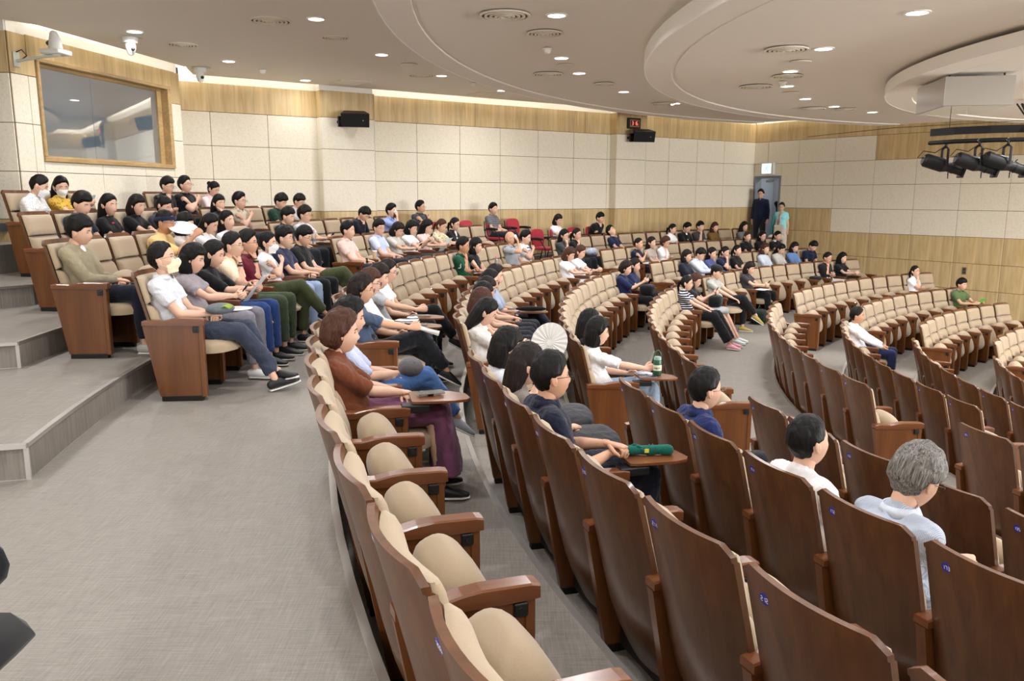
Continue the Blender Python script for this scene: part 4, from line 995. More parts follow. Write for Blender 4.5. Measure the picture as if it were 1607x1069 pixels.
def ik(a, b, l1, l2, pole):
    d = b-a; L = min(d.length, (l1+l2)*.995); dn = d.normalized(); b = a+dn*L
    x = (l1*l1-l2*l2+L*L)/(2*L); h = sqrt(max(0, l1*l1-x*x)); pl = pole-dn*pole.dot(dn); pl.normalize(); return a+dn*x+pl*h, b
ARMS = {  # wrist targets (left, right), elbow poles, hand curl, finger direction hints
 'lap': ((.135, .045, .625), (.150, -.035, .635), 1.1), 'clasp': ((.15, .02, .64), (.16, -.02, .655), 1.3), 'phone': ((.17, .045, .80), (.18, -.03, .82), 1.35),
 'phonelow': ((.20, .04, .70), (.21, -.035, .715), 1.3), 'cross': ((.045, -.115, .80), (.065, .12, .775), .9), 'chin': ((.06, -.08, .72), (.085, -.055, .955), 1.5),
 'thigh': ((.25, .12, .605), (.25, -.12, .605), .5), 'arms': ((.09, .265, .675), (.09, -.265, .675), .6), 'read': ((.21, .13, .71), (.21, -.13, .71), 1.2),
 'leftarm': ((.13, .25, .70), (.14, .19, .725), 1.2), 'drink': ((.12, .06, .66), (.12, -.03, .97), 1.5), 'mouth': ((.12, .06, .66), (.09, -.03, .985), 1.5),
 'fan': ((.10, .08, .64), (.22, -.06, .93), 1.6), 'rightreach': ((.15, .10, .63), (.27, -.14, .72), 1.1), 'face': ((.12, .1, .64), (.08, .03, 1.05), .3), 'fanlow': ((.10, .08, .64), (.10, .0, .84), 1.5), 'clasparm': ((.11, -.15, .735), (.10, -.20, .70), 1.2)}
CACHE = {}
def person_meshes(P):
    """returns dict of meshes built from one skeleton; P: sex, arms, legs, lean, slump, yaw, pitch, roll, build, sleeve, bottoms, lod"""
    key = tuple(sorted((k, v) for k, v in P.items())); 
    if key in CACHE: return CACHE[key]
    f = P['sex'] == 'f'; lod = P['lod']; stand = P.get('stand', False); k = (.93 if f else 1.0)*P.get('size', 1.0); w = P.get('build', 1.0)*(.90 if f else 1.0)
    L = radians(P.get('lean', 14)+(3 if not stand else 0)); pel = Vector((-.115+P.get('fx', 0), 0, .525)) if not stand else Vector((0, 0, .93*k))
    fw = Vector((-sin(L), 0, cos(L))); T = .395*k if not stand else .50*k
    tw = radians(P.get('twist', 0)); Rt = Matrix.Rotation(tw, 3, 'Z'); 
    slump = P.get('slump', .03)
    waist = pel+fw*T*.42+Vector((-slump, 0, 0)); chest = pel+fw*T*.78+Vector((-slump*.6, 0, 0)); neck = pel+fw*T+Vector((slump*.6, 0, 0))
    lat = Rt @ Vector((0, 1, 0)); shw = (.158 if not f else .140)*k*(.8+.2*w)
    sh = {1: neck+lat*shw+Vector((-.005, 0, -.035)), -1: neck-lat*shw+Vector((-.005, 0, -.035))}
    hy, hp, hr = radians(P.get('yaw', 0)), radians(P.get('pitch', 5)), radians(P.get('roll', 0))
    nbase = neck+Vector((.0, 0, .015)); nd = Vector((.30+sin(hp)*.5, 0, 1)).normalized(); ntop = nbase+nd*.055
    RH = Matrix.Rotation(hy, 4, 'Z') @ Matrix.Rotation(hp, 4, 'Y') @ Matrix.Rotation(hr, 4, 'X')
    hc = ntop+(RH @ Vector((.020, 0, .088)))
    HM = Matrix.Translation(hc) @ RH @ Matrix.Scale(1.04*(.97 if f else 1.0), 4)
    # arms
    A = ARMS[P['arms']] if not stand else {'hang': ((.03, .24, .80*k), (.03, -.24, .80*k), .5), 'shoulder': ((.02, .20, .83*k), (.10, -.02, 1.34*k), 1.3), 'mouthup': ((.03, .22, .85*k), (.1, -.02, 1.42*k), 1.3)}[P['arms']]
    dz = Vector(P.get('hoff', (0, 0, 0))); arm = {}
    for s, tg in ((1, A[0]), (-1, A[1])):
        tgt = Vector(tg)+dz*(1 if tg[2] > .6 else 0)
        if P['arms'] in ('chin', 'mouth', 'drink', 'face') and s < 0: tgt = hc+(RH @ Vector({'chin': (.075, -.02, -.17), 'mouth': (.10, -.02, -.12), 'drink': (.14, -.03, -.08), 'face': (.10, -.045, -.10)}[P['arms']]))
        if P['arms'] == 'cross': tgt = chest+Vector((.155 if s > 0 else .17, -s*.10, -.02 if s > 0 else .03-.02)); pole = Vector((.15, s*.75, -.65))
        elif P['arms'] == 'arms': pole = Vector((-.6, s*.5, -.6))
        elif P['arms'] in ('phone', 'fan'): pole = Vector((-.2, s*.25, -1))
        else: pole = Vector((-.35, s*.55, -.7))
        e, h = ik(sh[s], tgt, .27*k, .235*k, pole); arm[s] = (sh[s], e, h)
    # legs
    leg = {}; lg = P.get('legs', 'normal'); foot = {}
    for s in (1, -1):
        hip = pel+Vector((.02, s*.085*w, -.02))
        if stand: kn = Vector((.02, s*.10, .50*k)); an = Vector((-.01, s*.11, .085)); fd = Vector((1, s*.15, 0))
        else:
            sp = {'normal': .12, 'wide': .19, 'together': .06, 'crossed': .07, 'ankle': .09, 'stretch': .10}[lg]
            kn = Vector((.345*k+(.02 if s > 0 else 0), s*sp, .535)); an = Vector((.36 if lg != 'stretch' else .60, s*sp*.95, .085)); fd = Vector((1, s*.12, 0))
            if lg == 'crossed' and s < 0: kn = Vector((.36*k, .01, .625)); an = Vector((.60*k, .09, .30)); fd = Vector((.80, .1, -.45))
            if lg == 'ankle': kn.z -= .03; kn.x += .03; an = Vector((.62, -s*.045, .10+(.05 if s < 0 else 0))); fd = Vector((1, s*.5, .25))
        leg[s] = (hip, kn, an); foot[s] = fd.normalized()
    # ---------------- skin body
    mb = MB(); a_, c_ = (.150*w, .112*w) if not f else (.148*w, .108*w)
    torso = [(pel+Vector((0, 0, -.07 if not stand else -.06)), .150*w, .095*w), (pel, .158*w, .112*w), (waist, .132*w, .104*w if w > 1.05 else .098*w), (chest, a_, c_), (chest*.45+neck*.55, a_*1.02, c_*.90), (neck+Vector((0, 0, -.012)), .108, .066), (neck+Vector((0, 0, .012)), .056, .054)]
    def add_torso(m2, inf, stop=7, z0=0, skip=0):
        pts = [p for p, _, _ in torso[skip:stop]]; rr = [(a+inf, b+inf) for _, a, b in torso[skip:stop]]; m2.tube(pts, rr, 20, side=lat, round_=True)
    add_torso(mb, -.012); mb.tube([nbase-nd*.03, nbase+nd*.03, ntop+nd*.03], [.055 if not f else .047, .051 if not f else .043, .052 if not f else .044], 14)
    q = .92 if f else 1.0; q2 = q*(.85+.15*w)
    for s in (1, -1):
        a, e, h = arm[s]; mb.tube([neck*.35+a*.65, a, a.lerp(e, .4), e], [.045*q2, .047*q2, .043*q2, .036*q2], 12); mb.tube([e, e.lerp(h, .3), e.lerp(h, .75), h], [.037*q2, .038*q2, .029*q, .023*q], 12)
        hp_, kn, an = leg[s]; mb.tube([hp_, hp_.lerp(kn, .5), kn], [.078*w, .068*w, .050], 14); mb.tube([kn, kn.lerp(an, .35), kn.lerp(an, .8), an], [.050, .050, .033, .030], 14)
    vb, vc, vt = {0: (.013, .0105, .013), 1: (.018, .015, .018), 2: (.024, .021, .024)}[lod]
    body = fuse(mb, vb, 4)
    # attach head and hands (skin) so the figure is one object
    H = get_head(lod, f); body.add([HM @ p for p in H.v], H.f)
    curl = A[2]
    HND = {}
    for s in (1, -1):
        a, e, h = arm[s]; fa = (h-e).normalized(); inward = Vector((0, -s, 0))
        if P['arms'] == 'clasparm': fdir = (fa*.8+Vector((.3, -.5 if s > 0 else .0, -.1))).normalized(); back = Vector((.2, 0, 1))
        elif P['arms'] in ('lap', 'clasp'): fdir = (fa*.6+Vector((.1, -s*.75, -.15))).normalized(); back = Vector((.35, 0, 1))
        elif P['arms'] in ('phone', 'phonelow', 'read', 'fan', 'fanlow', 'rightreach'): fdir = (fa+Vector((.3, -s*.35, .25))).normalized(); back = Vector((.2, s*.8, .25))
        elif P['arms'] in ('chin', 'mouth', 'drink') and s < 0: fdir = (fa*.5+Vector((-.3, .35, .55))).normalized(); back = Vector((.9, -.2, -.1))
        elif P['arms'] == 'face' and s < 0: fdir = (fa*.5+Vector((-.1, .2, .9))).normalized(); back = Vector((1, -.4, 0))
        elif P['arms'] == 'cross': fdir = fa; back = Vector((1, 0, .3))
        elif stand: fdir = fa; back = Vector((.2, s, 0)) if tgt.z < 1.2 or s > 0 else Vector((1, 0, 0))
        else: fdir = (fa+Vector((.25, -s*.15, -.05))).normalized(); back = Vector((0, 0, 1))
        z = (back-fdir*back.dot(fdir)).normalized(); y = z.cross(fdir)
        R = Matrix(((fdir.x, y.x, z.x, h.x), (fdir.y, y.y, z.y, h.y), (fdir.z, y.z, z.z, h.z), (0, 0, 0, 1))) @ Matrix.Scale(.93*k, 4)
        HD = get_hand(curl, 0 if lod == 0 else 1, s); body.add([R @ (p+Vector((.012, 0, 0))) for p in HD.v], HD.f); HND[s] = R
    out = {'HM': HM, 'HND': HND, 'lod': lod, 'f': f, 'arm': arm, 'leg': leg, 'hc': hc, 'neck': neck, 'chest': chest, 'lat': lat}
    out['body'] = body.mesh('body', [SKINS['light']], True)
    # ---------------- top garment
    tb = MB(); sl = P.get('sleeve', 'short'); inf = .010+(.006 if w > 1 else 0)
    pts = [p for p, _, _ in torso]; rr = [(a+inf+(.008 if i < 3 else 0), b+inf+(.010 if i < 3 else 0)) for i, (_, a, b) in enumerate(torso)]
    pts = pts[:6]+[neck+Vector((-.004, 0, .004))]; rr = rr[:6]+[(.068, .066)]
    pts[0] = pel+Vector((0, 0, -.045 if not stand else -.09))
    tb.tube(pts, rr, 22, side=lat)
    if f: tb.ell(chest+Vector((.075, .062, -.045)), (.055, .056, .055), 12, 8); tb.ell(chest+Vector((.075, -.062, -.045)), (.055, .056, .055), 12, 8)
    for s in (1, -1):
        a, e, h = arm[s]
        tb.tube([neck*.6+a*.4+Vector((0, 0, -.01)), neck*.25+a*.75+Vector((0, 0, -.008)), a+(e-a)*.10], [.052*q2, .063*q2, .060*q2], 12); tb.tube([chest*.3+a*.7, a+(e-a)*.05], [.072*q2, .060*q2], 12)
        if sl == 'none': continue
        end = {'short': .62, 'elbow': .96, 'long': 1.0}[sl]; fl = .012 if sl != 'long' else .008
        tb.tube([a, a.lerp(e, .35), a.lerp(e, end)], [.058*q2, .053*q2+fl*.4, (.044*q2 if end < .7 else .040*q2)+fl], 14, flat_end=True)
        if sl == 'long': tb.tube([e, e.lerp(h, .4), e.lerp(h, .96)], [.048*q2, .045*q2, .034*q], 12, flat_end=True)
    out['top'] = fuse(tb, vc, {0: 12, 1: 6, 2: 3}[lod], (.0075, .007, .006)[lod], len(CACHE)*1.7).mesh('shirt', [WHITE], True)
    # ---------------- bottoms
    bb = MB(); bt = P.get('bottoms', 'trousers')
    lo = -.065 if not stand else -.07
    bb.tube([pel+Vector((0, 0, lo)), pel+Vector((0, 0, .02)), pel+fw*.07], [(.158*w+.010, .105*w), (.162*w+.008, .118*w), (.150*w, .112*w)], 18, side=(0, 1, 0))
    if bt in ('trousers', 'wide', 'shorts'):
        wd = .016 if bt == 'wide' else 0.004
        for s in (1, -1):
            hp_, kn, an = leg[s]; bb.tube([hp_+Vector((0, 0, .0)), hp_.lerp(kn, .5), kn], [.090*w+wd*.5, .078*w+wd, .062+wd], 14)
            if bt == 'shorts': continue
            bb.tube([kn, kn.lerp(an, .4), kn.lerp(an, .88)], [.062+wd, .058+wd*1.5, .046+wd*2], 14, flat_end=True)
    else:
        k1, k2 = leg[1][1], leg[-1][1]; m = (k1+k2)/2; hw = abs(k1.y-k2.y)/2
        bb.tube([pel+Vector((0, 0, -.01)), pel.lerp(m, .5), m+Vector((.03, 0, 0))], [(.165, .095), (.15+hw*.4, .085), (.075+hw, .075)], 18, side=(0, 1, 0))
        if bt == 'longskirt':
            a = (leg[1][2]+leg[-1][2])/2; bb.tube([m+Vector((.02, 0, .02)), m.lerp(a, .45)+Vector((.05, 0, 0)), m.lerp(a, .80)+Vector((.05, 0, 0))], [(.085+hw, .070), (.105+hw, .085), (.12+hw, .10)], 18, side=(0, 1, 0), flat_end=True)
    out['bottoms'] = fuse(bb, vt, {0: 7, 1: 4, 2: 3}[lod], (.008, .007, .005)[lod], len(CACHE)*2.3).mesh('trousers', [WHITE], True)
    # ---------------- shoes
    out['shoes'] = []
    for s in (1, -1):
        sh_ = MB(); so = MB(); an, d = leg[s][2], foot[s]; up = Vector((0, 0, 1))-d*d.z; up.normalize(); side = up.cross(d)
        R = Matrix(((d.x, side.x, up.x, an.x), (d.y, side.y, up.y, an.y), (d.z, side.z, up.z, an.z), (0, 0, 0, 1)))
        sc = 1.0 if not f else .88
        def X(p): return R @ (Vector(p)*sc)
        sh_.tube([X((-.045, 0, -.035)), X((0, 0, -.030)), X((.06, 0, -.040)), X((.13, 0, -.052)), X((.175, 0, -.058))], [(.030, .036), (.036, .042), (.040, .034), (.042, .022), (.030, .014)], 14, side=side)
        so.tube([X((-.055, 0, -.076)), X((.0, 0, -.076)), X((.07, 0, -.076)), X((.14, 0, -.076)), X((.185, 0, -.074))], [(.026, .009), (.034, .009), (.040, .009), (.043, .009), (.028, .009)], 14, side=side)
        out['shoes'].append((sh_.mesh('shoe', [WHITE], True), so.mesh('sole', [WHITE], True)))
    CACHE[key] = out; return out
FEAT = {}
def feat(name, lod):
    k = (name, lod)
    if k in FEAT: return FEAT[k]
    mb = MB(); n = 10 if lod < 2 else 6
    def onface(y, z, out=0.0):
        # march to the skin along +x
        best = None
        for i in range(60):
            t = .03+i*.0016; d = Vector((t, y, z)); 
            u = Vector((t/.096, y/.077, z/(.118 if z > 0 else .122))).normalized(); p = head_point(u)
            if best is None or (abs(p.y-y)+abs(p.z-z)) < best[0]: best = (abs(p.y-y)+abs(p.z-z), p)
        return best[1]+Vector((out, 0, 0))
    if name == 'eye':
        for s in (-1, 1):
            p = onface(s*.031, .002, -.0035); mb.cur = 0; mb.ell(p, (.007, .0145, .0072), n, 6)
            mb.cur = 1; mb.ell(p+Vector((.0026, 0, 0)), (.0056, .0062, .0062), n, 6); mb.tube([p+Vector((.001, s*.016, .001)), p+Vector((.0065, s*.006, .0068)), p+Vector((.006, -s*.006, .0064)), p+Vector((.002, -s*.014, -.001))], [.0014, .0022, .0022, .0014], 5)
        me = mb.mesh('eyes', [EYEW, EYEB], True)
    elif name == 'eyebrow':
        for s in (-1, 1):
            a, b_, c = onface(s*.016, .022, .001), onface(s*.032, .027, .001), onface(s*.048, .021, .000); mb.tube([a, b_, c], [(.0014, .0034), (.0016, .0034), (.001, .0018)], 6, side=(1, 0, 0))
        me = mb.mesh('eyebrows', [HAIRS['black']], True)
    elif name == 'mouth':
        a, b_, c = onface(-.021, -.0605, -.0015), onface(0, -.060, .0005), onface(.021, -.0605, -.0015); mb.tube([a, a.lerp(b_, .6)+Vector((0, 0, .001)), b_, c.lerp(b_, .6)+Vector((0, 0, .001)), c], [(.002, .002), (.003, .0048), (.003, .0046), (.003, .0048), (.002, .002)], 8, side=(1, 0, 0))
        me = mb.mesh('mouth', [LIP], True)
    elif name == 'glasses':
        for s in (-1, 1):
            c = Vector((.106, s*.033, -.002)); mb.tube([c+Vector((-.004*abs(sin(a))*0, .0225*cos(a), .017*sin(a))) for a in [2*pi*i/16 for i in range(17)]], [.0016]*17, 5, round_=False)
            mb.tube([(.104, s*.056, .004), (.060, s*.080, .006), (-.015, s*.082, .004), (-.03, s*.081, -.010)], [.0015]*4, 5)
        mb.tube([(.107, -.010, .001), (.109, 0, .004), (.107, .010, .001)], [.0014]*3, 5); me = mb.mesh('glasses', [GLS], True)
    elif name == 'mask':
        nu, nv = 14, 8
        for j in range(nv+1):
            for i in range(nu+1):
                u = -1+2*i/nu; v = j/nv; z = -.012-.100*v; y = u*(.064-.020*v*v)
                x = .096-.062*abs(u)**2.0+.030*sin(pi*min(1, v*1.15+.12))*(1-abs(u)**1.4)-.014*v; mb.v.append(Vector((x+.006, y, z)))
        for j in range(nv):
            for i in range(nu): a = j*(nu+1)+i; mb.f.append((a, a+nu+1, a+nu+2, a+1)); mb.m.append(0)
        for s in (-1, 1):
            mb.tube([(.062, s*.062, -.02), (.02, s*.078, .002), (-.02, s*.084, .018)], [.0014]*3, 4); mb.tube([(.055, s*.052, -.085), (.02, s*.072, -.05), (-.012, s*.084, -.03)], [.0014]*3, 4)
        me = mb.mesh('mask', [MASKM], True)
    FEAT[k] = me; return me
SHOEME = {}
NPEOPLE = [0]
def override(o, mat):
    o.material_slots[0].link = 'OBJECT'; o.material_slots[0].material = mat
def person(loc, rz, P, label, top, bottom=(40, 42, 48), hair=('short', 'black'), skin='light', shoes=(30, 30, 32), sole=(225, 222, 215), extras=(), group=None, topname='shirt', pattern=None, c2=None, over=None, collar=None, lipred=False):
    G = person_meshes(P); lod = G['lod']
    b = put('person', G['body'], None, loc, rz); override(b, SKINS[skin]); tag(b, label, 'person', group)
    t = put(topname, G['top'], b); override(t, cloth(top, pattern, c2))
    nm = {'trousers': 'trousers', 'wide': 'trousers', 'shorts': 'shorts', 'skirt': 'skirt', 'longskirt': 'long_skirt'}[P.get('bottoms', 'trousers')]
    q = put(nm, G['bottoms'], b); override(q, cloth(bottom))
    for m1, m2 in G['shoes']:
        o = put('shoe', m1, b); override(o, plain('shoe_%02x%02x%02x' % shoes, srgb(*shoes), .5))
        o2 = put('sole', m2, o); override(o2, plain('sole_%02x%02x%02x' % sole, srgb(*sole), .5))
    HM = G['HM']
    if hair[0] != 'bald':
        h = put('hair', get_hair(hair[0], lod, G['f'], HAIRS[hair[1]]), b); h.matrix_local = HM
    for ft in ('eye', 'eyebrow', 'mouth'):
        if ft == 'mouth' and ('mask' in extras or 'maskcream' in extras): continue
        o = put({'eye': 'eyes', 'eyebrow': 'eyebrows', 'mouth': 'mouth'}[ft], feat(ft, lod), b); o.matrix_local = HM
        if ft == 'mouth' and lipred: override(o, LIPR)
    if 'glasses' in extras or 'glassesmetal' in extras: o = put('glasses', feat('glasses', lod), b); o.matrix_local = HM; (override(o, GLSM) if 'glassesmetal' in extras else None)
    if 'mask' in extras or 'maskcream' in extras: o = put('face_mask', feat('mask', lod), b); o.matrix_local = HM; override(o, MASKC if 'maskcream' in extras else MASKM)
    if collar:
        mbq = MB(); nk = G['neck']; n = 20
        for i in range(n+1):
            a = radians(35+290*i/n)-0; r1, r2 = .062, .076; c_, s_ = cos(a), sin(a)
            mbq.v += [nk+Vector((c_*r1+.004, s_*r1, .040)), nk+Vector((c_*r2+.006, s_*r2*1.1, .004)), nk+Vector((c_*(r2+.006)+.006, s_*(r2+.006)*1.1, .004)), nk+Vector((c_*(r1+.006)+.004, s_*(r1+.006), .045))]
        for i in range(n):
            for k_ in range(4): mbq.f.append((i*4+k_, i*4+(k_+1) % 4, (i+1)*4+(k_+1) % 4, (i+1)*4+k_)); mbq.m.append(0)
        obj('collar', mbq, cloth(collar), b, smooth=True)
    NPEOPLE[0] += 1; return b, G
def world_of(b, p): 
    R = Matrix.Translation(b.location) @ Matrix.Rotation(b.rotation_euler.z, 4, 'Z'); return R @ Vector(p)
BK = (24, 24, 27); NV = (28, 34, 56); WH = (236, 236, 238); DK = (38, 40, 46)
def D(**k): return k
